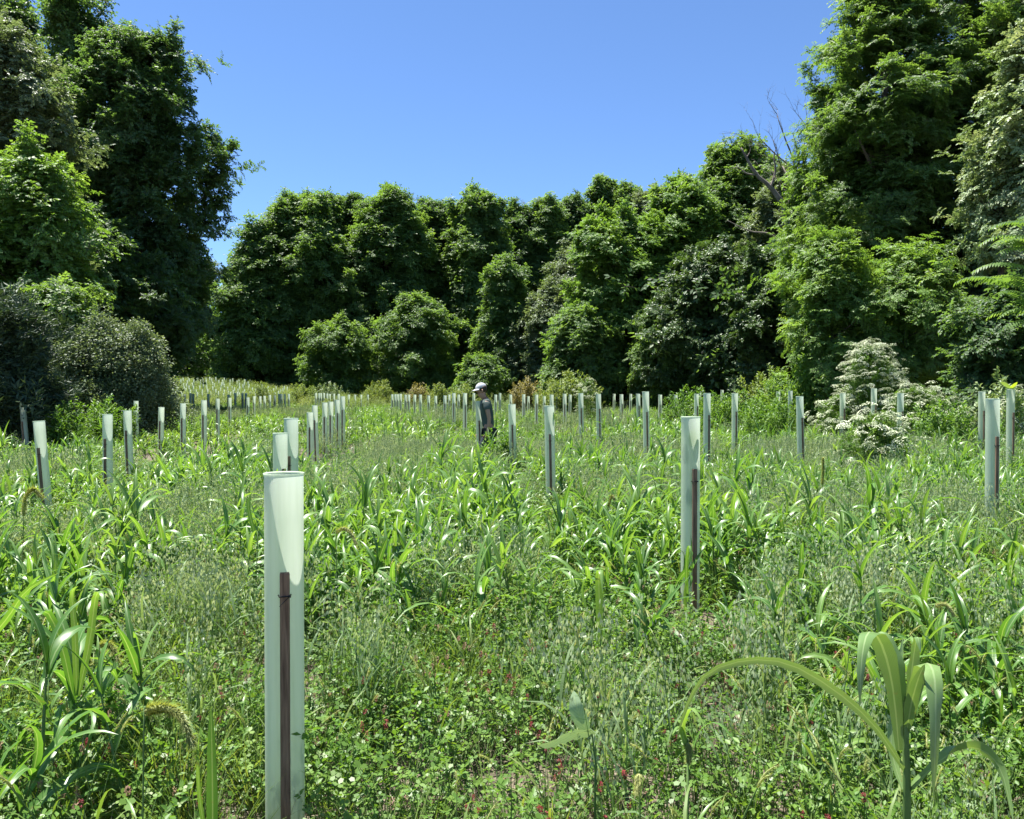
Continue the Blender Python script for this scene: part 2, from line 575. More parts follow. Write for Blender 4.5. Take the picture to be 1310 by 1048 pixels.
# ============================================================ PLANT SHAPES
def clover_clump(seed, R=.13, n=30, hmin=.08, hmax=.26):
    random.seed(seed); mb = MB()
    for _ in range(n):
        a, r = rv(0, 2 * PI), R * math.sqrt(random.random())
        h = rv(hmin, hmax)
        base = Vector((math.cos(a) * r * .5, math.sin(a) * r * .5, 0))
        top = Vector((math.cos(a) * r * 1.3, math.sin(a) * r * 1.3, h))
        blade(mb, [base, base.lerp(top, .5) + Vector((0, 0, .02)), top], .0022, 1, three=False, taper=lambda f: 1)
        nrm = rdir(1.6)
        az = rv(0, 2 * PI)
        s_, b_ = frame_of(nrm, Vector((.2, .1, 1)))
        L = rv(.013, .022)
        for k in range(3):
            w = az + k * 2.09
            d = s_ * math.cos(w) + b_ * math.sin(w)
            d = (d + nrm * rv(-.1, .35)).normalized()
            sd = d.cross(nrm).normalized(); W = L * .9
            mb.add([top, top + d * L * .45 + sd * W * .42, top + d * L * .95 + sd * W * .25, top + d * L * .9, top + d * L * .95 - sd * W * .25, top + d * L * .45 - sd * W * .42],
                   [(0, 1, 2, 3), (0, 3, 4, 5)], 0)
    return mb.mesh('clover_clump', [M['clover'], M['stem']])


def crimson_stems(seed, dry):
    random.seed(seed); mb = MB()
    for _ in range(3):
        a = rv(0, 2 * PI); r = rv(0, .10)
        base = Vector((math.cos(a) * r, math.sin(a) * r, 0)); h = rv(.22, .36)
        top = base + Vector((rv(-.05, .05), rv(-.05, .05), h))
        mid = base.lerp(top, .5) + Vector((rv(-.01, .01), rv(-.01, .01), 0))
        tube_(mb, [base, mid, top], [.0012, .0011, .001], 3, 1, False)
        nrm = (top - mid).normalized(); L = rv(.020, .034); rr = rv(.0055, .0075)
        s_, b_ = frame_of(nrm)
        for k in range(60):
            f = random.random(); w = rv(0, 2 * PI)
            prof = math.sin(min(1, f * 1.25 + .12) * PI * .5) * (1 - f ** 3) + .15
            c = top + nrm * L * f + (s_ * math.cos(w) + b_ * math.sin(w)) * rr * prof * .6
            d = (s_ * math.cos(w) + b_ * math.sin(w)) * .9 + nrm * 1.0
            leaflet(mb, c, d, nrm, rr * .95, rr * .4, 0)
        for k in range(2):
            p = base.lerp(top, rv(.4, .8))
            for j in range(3):
                w = rv(0, 6.28)
                leaflet(mb, p + Vector((math.cos(w), math.sin(w), .3)) * .012, Vector((math.cos(w), math.sin(w), .2)), Vector((0, 0, 1)), .022, .018, 2)
    return mb.mesh('dry_clover_stems' if dry else 'crimson_clover_stems', [M['dryhead'] if dry else M['crimson'], M['stem'], M['clover']])


def broad_grass(seed, h=.5, nl=7, L=.38, W=.024, mats=None, three=True, seg=8, lean=.1, mb=None, off=Vector((0, 0, 0))):
    random.seed(seed); own = mb is None
    mb = mb or MB()
    top = off + Vector((rv(-lean, lean), rv(-lean, lean), h))
    b = off.copy(); m = b.lerp(top, .5) + Vector((rv(-.02, .02), rv(-.02, .02), 0))
    tube_(mb, [b, m, top], [.0045 * W / .024, .004 * W / .024, .002], 4, 1, False)
    az = rv(0, 6.28)
    for k in range(nl):
        f = (k + .6) / nl
        p = b.lerp(top, f)
        az += PI + rv(-.5, .5)
        ln = L * rv(.75, 1.15) * (.7 + .5 * math.sin(f * PI))
        blade(mb, arch(p, az, ln, rv(.8, 1.3), rv(1.7, 3.3), seg), W * rv(.8, 1.15), 0, .3, three=three, twist=rv(-.6, .6), wave=.12)
    for k in range(2):
        blade(mb, arch(top - Vector((0, 0, .03)), rv(0, 6.28), L * .8, rv(1.2, 1.5), rv(.3, 1.8), seg), W * .8, 0, .4, three=three, twist=rv(-.6, .6))
    return mb.mesh('broad_grass_plant', [mats or M['grass'], M['stem']]) if own else mb


def oat_plant(seed, h=.72, culms=5, spike=24):
    random.seed(seed); mb = MB()
    for c in range(culms):
        a = rv(0, 6.28); r = rv(.01, .09)
        base = Vector((math.cos(a) * r * .5, math.sin(a) * r * .5, 0))
        H = h * rv(.8, 1.12)
        top = base + Vector((math.cos(a) * r * 1.4 + rv(-.03, .03), math.sin(a) * r * 1.4 + rv(-.03, .03), H))
        blade(mb, [base, base.lerp(top, .5), top], .0055, 1, three=False, taper=lambda f: 1 - .5 * f, twist=1.4)
        for k in range(2):
            blade(mb, arch(base.lerp(top, rv(.25, .7)), rv(0, 6.28), rv(.18, .28), rv(1.0, 1.4), rv(.6, 2.2), 5), .011, 0, .2, three=False, twist=rv(-1, 1))
        per = spike // 6
        for w in range(6):
            q = base.lerp(top, .70 + .055 * w)
            for k in range(per):
                az = rv(0, 6.28); ln = rv(.03, .085) * (1.15 - .12 * w)
                e = q + Vector((math.cos(az), math.sin(az), 0)) * ln + Vector((0, 0, rv(-.005, .03)))
                mb.add([q, q + Vector((0, 0, .0012)), e], [(0, 1, 2)], 1)
                dn = Vector((math.cos(az) * .35, math.sin(az) * .35, -1)).normalized()
                s1 = Vector((-math.sin(az), math.cos(az), 0))
                Ls = rv(.018, .026)
                for sg in (-1, 1):
                    d2 = (dn + s1 * .22 * sg).normalized()
                    leaflet(mb, e, d2, Vector((math.cos(az), math.sin(az), .2)), Ls, .0062, 2)
    return mb.mesh('oat_plant', [M['oat'], M['oat_stem'], M['spikelet']])


def fine_tuft(seed, h=.34, n=26, mat=None, w=.0038):
    random.seed(seed); mb = MB()
    for _ in range(n):
        a = rv(0, 6.28); r = rv(0, .05)
        blade(mb, arch((math.cos(a) * r, math.sin(a) * r, 0), a + rv(-.6, .6), h * rv(.6, 1.2), rv(1.0, 1.5), rv(.2, 1.8), 5), w, 0, three=False, twist=rv(-1, 1))
    return mb.mesh('fine_grass_tuft', [mat or M['fine']])


def herb(seed, h=.5, br=7, lf=9, L=.05, W=.020, mats=None, name='leafy_weed', mb=None, off=Vector((0, 0, 0)), spread=.45):
    random.seed(seed); own = mb is None
    mb = mb or MB()
    top = off + Vector((rv(-.05, .05), rv(-.05, .05), h))
    tube_(mb, [off.copy(), off.lerp(top, .5), top], [.004, .003, .001], 3, 1, False)
    for k in range(br):
        f = .15 + .85 * k / br
        p = off.lerp(top, f); az = rv(0, 6.28); ln = h * spread * (1.1 - .6 * f) * rv(.7, 1.2)
        d = Vector((math.cos(az), math.sin(az), rv(.7, 1.4))).normalized()
        e = p + d * ln
        mb.add([p, p + Vector((0, 0, .003)), e], [(0, 1, 2)], 1)
        for j in range(lf):
            q = p.lerp(e, (j + 1) / lf)
            w = rv(0, 6.28)
            leaflet(mb, q, Vector((math.cos(w), math.sin(w), rv(-.1, .7))) + d * .5, rdir(1.5), L * rv(.6, 1.15), W * rv(.7, 1.2), 0)
    return mb.mesh(name, [mats or M['weed'], M['stem']]) if own else mb


def foxtail_head(mb, pts, rad=.007, n=170, mi=0, br=.010):
    tot = len(pts) - 1
    tube_(mb, pts, [rad * .55 * min(1, .5 + 3 * i / tot) * (1.15 - i / tot * .75) for i in range(len(pts))], 6, mi)
    for k in range(n):
        f = random.random() ** .9 * .99
        i = min(int(f * tot), tot - 1); p = pts[i].lerp(pts[i + 1], f * tot - i)
        t = (pts[i + 1] - pts[i]).normalized(); a, b = frame_of(t, Vector((.2, .3, 1)))
        w = rv(0, 6.28); d = a * math.cos(w) + b * math.sin(w)
        q = p + d * rad * .5 * (1.1 - .7 * f)
        e = q + (d * .9 + t * .8).normalized() * br * rv(.7, 1.3)
        sd = t.cross(d).normalized() * .0007
        mb.add([q - sd, q + sd, e], [(0, 1, 2)], mi)
        c = q + t * .001
        leaflet(mb, c, d + t, t, rad * .5, rad * .35, mi)


def foxtail_plant(seed):
    random.seed(seed); mb = MB()
    for k in range(3):
        az = rv(0, 6.28)
        s_ = arch((0, 0, 0), az, rv(.42, .55), 1.45, rv(.3, .8), 6)
        tube_(mb, s_, [.0014] * 6, 3, 1, False)
        t = s_[-1] - s_[-2]
        foxtail_head(mb, arch(s_[-1], az, rv(.05, .08), math.asin(max(-1, min(1, t.normalized().z))), rv(.3, 1.4), 6), .0058, 60, 0)
        for j in range(2):
            blade(mb, arch(s_[random.randint(1, 3)], rv(0, 6.28), rv(.15, .25), 1.1, 1.6, 6), .009, 2, three=False)
    return mb.mesh('foxtail_plant', [M['foxtail'], M['stem'], M['fine']])


P_clover = [clover_clump(10 + i) for i in range(5)]
P_crim = [crimson_stems(30 + i, False) for i in range(4)]
P_dry = [crimson_stems(40 + i, True) for i in range(4)]
P_grass = [broad_grass(50 + i, h=rv(.30, .54), nl=random.choice([5, 6, 7]), L=rv(.24, .36), W=rv(.020, .036)) for i in range(7)]
P_oat = [oat_plant(70 + i) for i in range(5)]
P_fine = [fine_tuft(80 + i) for i in range(4)]
M['straw'] = plainmat('dry_straw', [(.3, (.24, .19, .10)), (.7, (.42, .36, .22))], 12, .8)
P_straw = [fine_tuft(180 + i, h=.30, n=7, mat=M['straw'], w=.003) for i in range(3)]
P_herb = [herb(90 + i) for i in range(5)]
P_herb2 = [herb(95 + i, h=.42, br=9, lf=8, L=.03, W=.016) for i in range(4)]
P_fox = [foxtail_plant(100 + i) for i in range(4)]


def patch(kind, seed, R=.42, n=10):
    """half a square metre of field for the middle and far distance"""
    random.seed(seed); mb = MB()
    pts = []
    for k in range(n):
        a = rv(0, 6.28); r = R * math.sqrt((k + .5) / n)
        pts.append(Vector((math.cos(a) * r, math.sin(a) * r, 0)))
    for k, o in enumerate(pts):
        st = random.getstate()
        if kind == 'grass':
            broad_grass(seed * 31 + k, h=.26 + .22 * ((k * 37) % 10) / 10, nl=6, L=.32, W=.034, three=False, seg=5, mb=mb, off=o)
        elif kind == 'herb':
            herb(seed * 37 + k, h=.26 + .24 * ((k * 29) % 10) / 10, br=7, lf=6, L=.075, W=.036, mb=mb, off=o)
        elif kind == 'yellow':
            herb(seed * 41 + k, h=.6 + .4 * ((k * 29) % 10) / 10, br=9, lf=6, L=.06, W=.022, mb=mb, off=o, spread=.3)
        random.setstate(st)
    mats = {'grass': [M['grass_far'], M['stem']], 'herb': [M['weed'], M['stem']], 'yellow': [M['weed_yellow'], M['stem']]}[kind]
    return mb.mesh(kind + '_patch', mats)


def oat_patch(seed):
    mb = MB(); src = []
    for k in range(2):
        random.seed(seed * 13 + k)
        o = MB()
        for c in range(16):
            a = rv(0, 6.28); r = rv(0, .4)
            base = Vector((math.cos(a) * r, math.sin(a) * r, 0)); H = rv(.5, .8)
            top = base + Vector((rv(-.08, .08), rv(-.08, .08), H))
            blade(o, [base, top], .007, 1, three=False, taper=lambda f: 1, twist=1)
            blade(o, arch(base.lerp(top, .5), rv(0, 6.28), .25, 1.2, 1.4, 4), .012, 0, three=False)
            for j in range(13):
                q = base.lerp(top, rv(.68, 1)); az = rv(0, 6.28); ln = rv(.02, .08)
                e = q + Vector((math.cos(az) * ln, math.sin(az) * ln, 0))
                leaflet(o, e, Vector((math.cos(az) * .4, math.sin(az) * .4, -1)), Vector((math.cos(az), math.sin(az), .3)), .032, .011, 2)
        mb.merge(o, Matrix.Identity(4))
    return mb.mesh('oat_patch', [M['oat'], M['oat_stem'], M['spikelet']])


P_fgrass = [patch('grass', 3 + i) for i in range(5)]
P_fherb = [patch('herb', 13 + i) for i in range(5)]
P_fyel = [patch('yellow', 23 + i) for i in range(3)]
P_foat = [oat_patch(33 + i) for i in range(3)]

# ============================================================ FIELD COVER
OATS = [(-2.9, 7.0, 1.1), (-1.75, 4.4, .55), (0.0, 15, 3.0), (1.0, 8.8, 1.3), (.55, 2.9, .6), (.85, 2.25, .42), (-.72, 3.3, .4), (3.2, 7.4, 1.5),
        (-1.7, 9.5, 1.3), (-7, 9.5, 1.4), (4.6, 12, 1.4), (.5, 22, 3), (-4.0, 5.9, .8), (1.9, 4.3, .5), (7, 15, 2.4), (-6, 19, 2.5), (-.15, 5.2, .4)]
BROAD = [(1.6, 5.6, .8), (.3, 12.6, 1.2), (-.9, 13.0, .8), (-.2, 7.3, 1.5), (1.3, 7.0, .9), (3.6, 9.0, 1.6), (-1.1, 6.8, .6), (-5.2, 7.4, .9), (-3.4, 5.0, .6), (2.6, 6.2, 1.1), (6.4, 11.5, 2), (-.6, 5.6, 1.3), (.4, 6.2, 1.4), (-.1, 9.0, 2.2), (2.2, 4.0, 1.1), (3.0, 5.0, 1.5), (-1.35, 2.75, .45), (-2.4, 4.2, .6), (4.6, 6.8, 1.6), (1.5, 11, 2.5),
         (2.0, 3.0, .55), (0.65, 4.6, .6), (5.5, 9.0, 2.0)]
CLEAR = [(363, 48.5, 1), (883.5, 23.5, .9), (61, 13.6, 1), (137.5, 11.8, .95), (166, 9.8, 1), (705.5, 12.6, 1), (657, 9.2, .95), (615.5, 8.6, .35), (1270, 16, .85), (1293, 9.5, .8), (34.5, 7.2, .9), (205, 7.1, 1),
         (234, 7.1, 1), (261, 6.9, .9), (99, 5.6, .9), (174, 5.8, .9), (191, 4.5, .8), (278.5, 5, .9), (1256, 7.8, .8), (767, 6.4, .7), (744.5, 6.3, .7), (396.5, 7.9, .9), (405, 7.2, .9), (415, 6.7, .9), (423, 6.4, .9), (432, 6.2, .9), (904.5, 8.9, .9), (828, 8.3, .7), (940, 7.6, .7), (1026, 9, .8), (580.5, 4.6, .8), (594.8, 5.2, .8)]
BARE = [(-.66, 2.12, .22), (1.22, 4.95, .36), (-1.2, 3.85, .26), (1.55, 2.3, .22), (-1.95, 3.75, .28), (-.95, 3.6, .2)]


def blob(L_, x, y):
    r = np.zeros_like(x)
    for (a, b, c) in L_:
        r = np.maximum(r, np.exp(-(((x - a) ** 2 + (y - b) ** 2) / (c * c)) ** 1.5))
    return r


def field_pts(y0, y1, dens, prob, margin=1.5, seed=0):
    """jittered points over the part of the field that the camera (or a step aside of it) sees"""
    r = np.random.default_rng(seed)
    W = y1 * .66 + margin
    n = int(dens * 2 * W * (y1 - y0))
    x = r.uniform(-W, W, n); y = r.uniform(y0, y1, n)
    k = np.abs(x) < y * .66 + margin
    x, y = x[k], y[k]
    k = r.random(len(x)) < prob(x, y)
    x, y = x[k], y[k]
    return x, y, r


def edge_left(y):
    return np.interp(y, [0, 14, 18, 24, 40, 46, 60, 90], [-30, -10.5, -11.5, -13.5, -19, -26, -36, -42])


def edge_right(y):
    return np.interp(y, [0, 10, 14, 20, 26, 32, 40, 50, 90], [30, 9.5, 10.5, 12.5, 12, 10.5, 12, 14, 18])


def in_field(x, y):
    return ((x > edge_left(y)) & (x < edge_right(y)) & (y < 76)).astype(float)


def put(name, label, cat, protos, key, y0, y1, dens, prob, s0, s1, seed, tilt=.15, sink=0.0, margin=1.5):
    x, y, r = field_pts(y0, y1, dens, prob, margin, seed)
    z = G(x, y) - sink
    n = len(x)
    rot = np.stack([r.normal(0, tilt, n), r.normal(0, tilt, n), r.uniform(0, 6.283, n)], 1)
    o = scatter(name, np.stack([x, y, z], 1), rot, r.uniform(s0, s1, n), key, protos)
    tag(o, label, cat, kind='stuff')
    return o


bare = lambda x, y: 1 - np.clip(blob(BARE, x, y) * 1.5, 0, 1) * np.where(y > 2.0, 1, .6)
oatm = lambda x, y: np.clip(blob(OATS, x, y) * 1.3 * np.clip(vnoise(x, y, .55, 15) * 2.4 - .35, .15, 1) + np.clip((vnoise(x, y, 1.1, 11) - .62) * 4, 0, 1) * .35, 0, 1)
core = lambda x, y: 1 - .85 * np.clip(blob(OATS, x, y) * 1.2 * np.clip(vnoise(x, y, .55, 15) * 2.4 - .35, 0, 1), 0, 1)
def clear(x, y, r=.5):
    k = np.ones_like(x)
    for (px, w, m) in CLEAR:
        Y_ = .115 * FOC / w; X_ = (px - 655) / FOC * Y_
        L_ = .25 + .11 * Y_
        k = np.minimum(k, 1 - m * np.exp(-(((x - X_ * y / Y_) / r) ** 2 + ((y - Y_ + L_) / (r + L_ + .2)) ** 2) ** 2))
    return k


brm = lambda x, y: np.clip(blob(BROAD, x, y) * 1.1 + np.clip((vnoise(x, y, 1.9, 21) - .5) * 3, 0, 1) * np.clip((y - 3) / 3, .25, 1), 0, 1)
low = lambda x, y: np.exp(-(((x + .05) / 1.0) ** 2 + ((y - 2.6) / 1.5) ** 2) ** 2)      # short clover in front

put('clover_foliage', 'low bright green clover leaves covering the ground between taller plants', 'clover', P_clover, 'clover', 1.25, 7.5, 100,
    lambda x, y: bare(x, y) * .95 * (.35 + .65 * (vnoise(x, y, .35, 4) > .42)), .55, 1.2, 1, .2)
put('clover_foliage', 'clover and low leafy cover in the middle of the field', 'clover', P_clover, 'clover', 7.5, 14, 42,
    lambda x, y: in_field(x, y) * .9, .95, 1.5, 2, .2)
put('crimson_clover', 'crimson clover flower heads standing just above the low clover', 'clover flowers', P_crim, 'crimson', 1.4, 7, 15,
    lambda x, y: bare(x, y) * np.clip(vnoise(x, y, .6, 31) * 1.6 - .3, 0, 1), .75, 1.2, 3, .2)
put('dry_clover', 'brown spent clover heads scattered through the front clover', 'clover flowers', P_dry, 'dry', 1.4, 7, 34,
    lambda x, y: bare(x, y) * np.clip(vnoise(x, y, .5, 37) * 1.7 - .35, 0, 1), .75, 1.2, 4, .2)
put('fine_grass', 'thin green grass blades mixed into the clover', 'grass', P_fine, 'fine', 1.6, 9, 62,
    lambda x, y: bare(x, y) * np.clip(vnoise(x, y, .9, 41) * 1.5 - .25, 0, 1), .7, 1.2, 5, .2)
put('leafy_weeds', 'bushy small-leaved weeds growing among the grass', 'weeds', P_herb2, 'herb2', 1.7, 9, 82,
    lambda x, y: bare(x, y) * np.clip(.15 + vnoise(x, y, .7, 47) * .9, 0, 1) * (1 - .3 * low(x, y)), .45, 1.05, 6, .2)
put('leafy_weeds', 'taller leafy weeds between the tree tubes', 'weeds', P_herb, 'herb', 4.0, 13, 9,
    lambda x, y: clear(x, y, .36) * in_field(x, y) * bare(x, y) * np.clip(.2 + vnoise(x, y, 1.7, 53) * .9, 0, 1), .7, 1.15, 7, .2)
put('broad_grass', 'bright green arching broad grass blades in drifts across the field', 'grass', P_grass, 'grass', 2.1, 17, 62,
    lambda x, y: core(x, y) * clear(x, y, .36) * in_field(x, y) * bare(x, y) * np.clip(.02 + brm(x, y) ** 1.3 * .9, 0, 1) * (1 - .93 * low(x, y)) * np.clip((y - .9) / 3.8, .12, 1), .60, 1.25, 8, .16)
put('tall_grass', 'taller bright clumps of broad grass rising above the rest of the field', 'grass', P_grass, 'grass', 4.4, 24, 7,
    lambda x, y: core(x, y) * clear(x, y, .6) * in_field(x, y) * np.clip(brm(x, y) * 1.4 - .35, 0, 1), 1.1, 1.6, 28, .14)
put('oats', 'blue-green oats with drooping pale spikelets in patches', 'oats', P_oat, 'oat', 1.9, 16, 52,
    lambda x, y: clear(x, y, .36) * in_field(x, y) * oatm(x, y) * (1 - .8 * low(x, y)) * np.clip((y - 1.2) / 1.6, .3, 1), .62, 1.0, 9, .1)
put('dry_straw', 'thin pale dry stems and straw caught among the green plants', 'straw', P_straw, 'straw', 1.5, 12, 10,
    lambda x, y: .3 + .7 * (vnoise(x, y, .8, 91) > .5), .6, 1.15, 19, .5)
put('foxtail_grass', 'small foxtail grasses with nodding bristly heads', 'grass', P_fox, 'fox', 1.9, 10, 9,
    lambda x, y: bare(x, y), .7, 1.1, 10, .15)
put('field_grass', 'broad green grass covering the far part of the field', 'grass', P_fgrass, 'fgrass', 9, 76, 3.6,
    lambda x, y: core(x * .55, y * .55) * core(x, y) * clear(x, y, .6) * in_field(x, y) * np.clip(brm(x * .6, y * .6) * .75 + .30, 0, 1) * np.clip((y - 6) / 6, .3, 1), .65, 1.05, 11, .10)
put('field_weeds', 'leafy green weeds covering the far part of the field', 'weeds', P_fherb, 'fherb', 8, 76, 2.4,
    lambda x, y: clear(x, y, .6) * in_field(x, y) * np.clip(.25 + vnoise(x, y, 4, 61) * .8, 0, 1) * np.clip((y - 6) / 6, .3, 1), .65, 1.0, 12, .06)
put('field_oats', 'pale grey-green oats in the far part of the field', 'oats', P_foat, 'foat', 9.5, 60, 1.0,
    lambda x, y: clear(x, y, .6) * in_field(x, y) * oatm(x * .55, y * .55), .75, 1.1, 13, .06)
put('field_pale_weeds', 'pale yellowish seeding weeds along the back of the field', 'weeds', P_fyel, 'fyel', 34, 80, 2.2,
    lambda x, y: in_field(x, y) * np.clip(np.clip((y - 40) / 16, 0, 1) * np.clip(vnoise(x, y, 6, 71) * 1.8 - .1, 0, 1) + blob([(-24, 60, 13)], x, y), 0, 1), .8, 1.2, 14, .06)

# ============================================================ TREES
def sprig(kind, seed, mat):
    random.seed(seed); mb = MB()
    if kind in ('oval', 'far'):
        q = 1.0 if kind == 'oval' else 1.75
        for k in range(5):
            az = k * 1.26 + rv(-.5, .5)
            c = arch((0, 0, 0), az, rv(.26, .40) * (1 + .45 * (q - 1)), rv(.0, 1.2), rv(.4, 1.8), 6)
            blade(mb, c, .007, 1, three=False, taper=lambda f: 1)
            for i in range(1, 6):
                t = (c[i] - c[i - 1]).normalized(); sd = t.cross(Vector((0, 0, 1))).normalized()
                for sg in ((-1, 1) if kind == 'oval' else ((-1) ** i,)):
                    d = sd * sg * rv(.6, 1.1) + t * rv(.3, .9) + Vector((0, 0, rv(-.5, .1)))
                    leaflet(mb, c[i], d, Vector((0, 0, 1)) + rdir() * .7, rv(.085, .125) * q, rv(.055, .08) * q, 0)
            leaflet(mb, c[5], t, Vector((0, 0, 1)) + rdir() * .5, .12 * q, .07 * q, 0)
    elif kind == 'small':
        for k in range(30):
            w = rv(0, 6.28); r = .30 * math.sqrt(random.random())
            p = Vector((math.cos(w) * r, math.sin(w) * r, .16 - r * .7 + rv(-.1, .1)))
            leaflet(mb, p, Vector((math.cos(w), math.sin(w), rv(-.6, .5))), rdir(.8), rv(.06, .09), rv(.035, .055), 0)
    elif kind == 'pinnate':
        for k in range(5):
            az = k * 1.26 + rv(-.4, .4)
            ln = rv(.30, .44)
            c = arch((0, 0, 0), az, ln, rv(.1, 1.2), rv(.6, 1.7), 7)
            blade(mb, c, .006, 1, three=False, taper=lambda f: 1)
            for i in range(1, 7):
                t = (c[i] - c[i - 1]).normalized(); sd = t.cross(Vector((0, 0, 1))).normalized()
                for sg in (-1, 1):
                    leaflet(mb, c[i], sd * sg + t * .6 + Vector((0, 0, -.2)) + rdir() * .2, Vector((0, 0, 1)) + rdir() * .5, rv(.10, .14) * (1.1 - .05 * i), .052, 0)
    elif kind == 'fern':
        for k in range(9):
            w = rv(0, 6.28); r = .32 * math.sqrt(random.random())
            for j in range(3):
                p = Vector((math.cos(w) * r, math.sin(w) * r, .1 + rv(-.1, .1)))
                leaflet(mb, p, Vector((math.cos(w + j), math.sin(w + j), rv(0, 1.2))), rdir(.2), rv(.14, .2), rv(.03, .045), 0)
    return mb.mesh(kind + '_sprig', [mat, M['bark']])


SPR = {}


def sprigs(kind, mat):
    k = kind + '_' + mat
    if k not in SPR:
        SPR[k] = [sprig(kind, 200 + i * 7 + len(SPR), M[mat]) for i in range(4)]
    return k, SPR[k]


def crown_points(cx, cy, z0, z1, rx, ry, n_puff, pr, per, rr, shape='round', lean=0.0, fill=.25, gap=.0):
    """leaf sprig positions: puffs of foliage over an uneven envelope"""
    H = z1 - z0
    pts, dirs = [], []
    cents = []
    ga = 2.39996
    ph0 = rr.uniform(0, 6.28)
    fa, fb, fc, fd = rr.uniform(0, 6.28, 4)

    def bulge(a, t):
        return 1 + .16 * math.sin(2 * a + fa + 5 * t) + .13 * math.sin(3 * a - 7 * t + fb) + .12 * math.sin(11 * t + fc + a)
    for i in range(n_puff):
        t = (i + .5) / n_puff
        t = t ** (.85) if shape != 'cone' else t
        a = ph0 + i * ga + rr.normal(0, .25)
        if shape == 'round':
            prof = (max(0, 1 - abs(2 * t - .95) ** 2.6)) ** .5
            prof = max(prof, .72 if t < .45 else 0)
        elif shape == 'column':
            prof = min(1, .80 + .2 * math.sin(t * PI)) * (1 - max(0, t - .72) ** 1.6 * 5.2 if t > .72 else 1)
        elif shape == 'dome':
            prof = max(0, 1 - t ** 3.2) ** .55 * (1 if t > .2 else .9)
        elif shape == 'bush':
            prof = (1 - t ** 1.5) ** .7 + .05
        else:
            prof = (1 - t) ** .8 + .06
        prof *= rr.uniform(.66, 1.12) * bulge(a, t)
        k = rr.uniform(.15, .6) if rr.random() < .24 else 1.0
        zz = H * (t * .93 + rr.normal(0, .025)) * (1 + .05 * math.sin(2 * a + fd) * t)
        if rr.random() < .16: prof *= 1.12
        c = np.array([cx + math.cos(a) * rx * prof * k * .84 + lean * t, cy + math.sin(a) * ry * prof * k * .84, z0 + zz])
        cents.append((c, pr * rr.choice([.45, .6, .8, 1.0, 1.2])))
    for i in range(max(4, n_puff // 9)):
        a = rr.uniform(0, 6.28); q = rr.uniform(0, .55)
        cents.append((np.array([cx + math.cos(a) * rx * q + lean, cy + math.sin(a) * ry * q, z1 - pr * rr.uniform(.1, 1.1) - q * H * .07]), pr * rr.uniform(.3, .6)))
    for c, r in cents:
        nt_ = 9
        d = rr.normal(0, 1, (nt_, 3)); d /= np.linalg.norm(d, axis=1)[:, None]
        d[:, 2] = np.where(d[:, 2] < -.3, -d[:, 2], d[:, 2])
        q = c + d * (r * rr.uniform(.5, 1.38, nt_))[:, None] * np.array([1.15, 1.15, .95])
        m = max(2, int(per * .62 * (r / pr) ** 2 / nt_))
        tr_ = r * rr.uniform(.16, .34, nt_)
        p = np.repeat(q, m, 0) + rr.normal(0, 1, (nt_ * m, 3)) * np.repeat(tr_, m)[:, None] * np.array([1.0, 1.0, .42])
        dd = np.repeat(d, m, 0)
        k = rr.random(len(p)) < fill * .35
        p[k] = c + rr.normal(0, .45, (int(k.sum()), 3)) * r
        out = p - np.array([cx, cy, z0 + H * .35]); out /= (np.linalg.norm(out, axis=1)[:, None] + 1e-6)
        nd = dd * .45 + out * .35 + np.array([0, 0, .6]) + rr.normal(0, .3, p.shape)
        pts.append(p); dirs.append(nd)
    mid = np.array([cx, cy, z0 + H * .3])
    for c, r in cents:
        if rr.random() > .7:
            continue
        o = c - mid; o /= np.linalg.norm(o) + 1e-6
        o = o * .55 + np.array([0, 0, .75]) + rr.normal(0, .25, 3); o /= np.linalg.norm(o)
        L = pr * rr.uniform(.9, 2.1); m = max(4, int(per * .17 * L / pr))
        f = rr.random(m)
        p = c + o * (f * L)[:, None] + rr.normal(0, 1, (m, 3)) * (pr * .20 * (1.15 - f))[:, None]
        pts.append(p); dirs.append(np.tile(o, (m, 1)) * .5 + np.array([0, 0, .5]) + rr.normal(0, .4, (m, 3)))
    P_, D_ = np.concatenate(pts), np.concatenate(dirs)
    ok = P_[:, 2] < z1 - .35 * pr + pr * 2.6 * vnoise(P_[:, 0], P_[:, 1], pr * .6, fa) - .02 * H * ((P_[:, 0] - cx) ** 2 + (P_[:, 1] - cy) ** 2) / (rx * rx)
    return P_[ok], D_[ok], cents


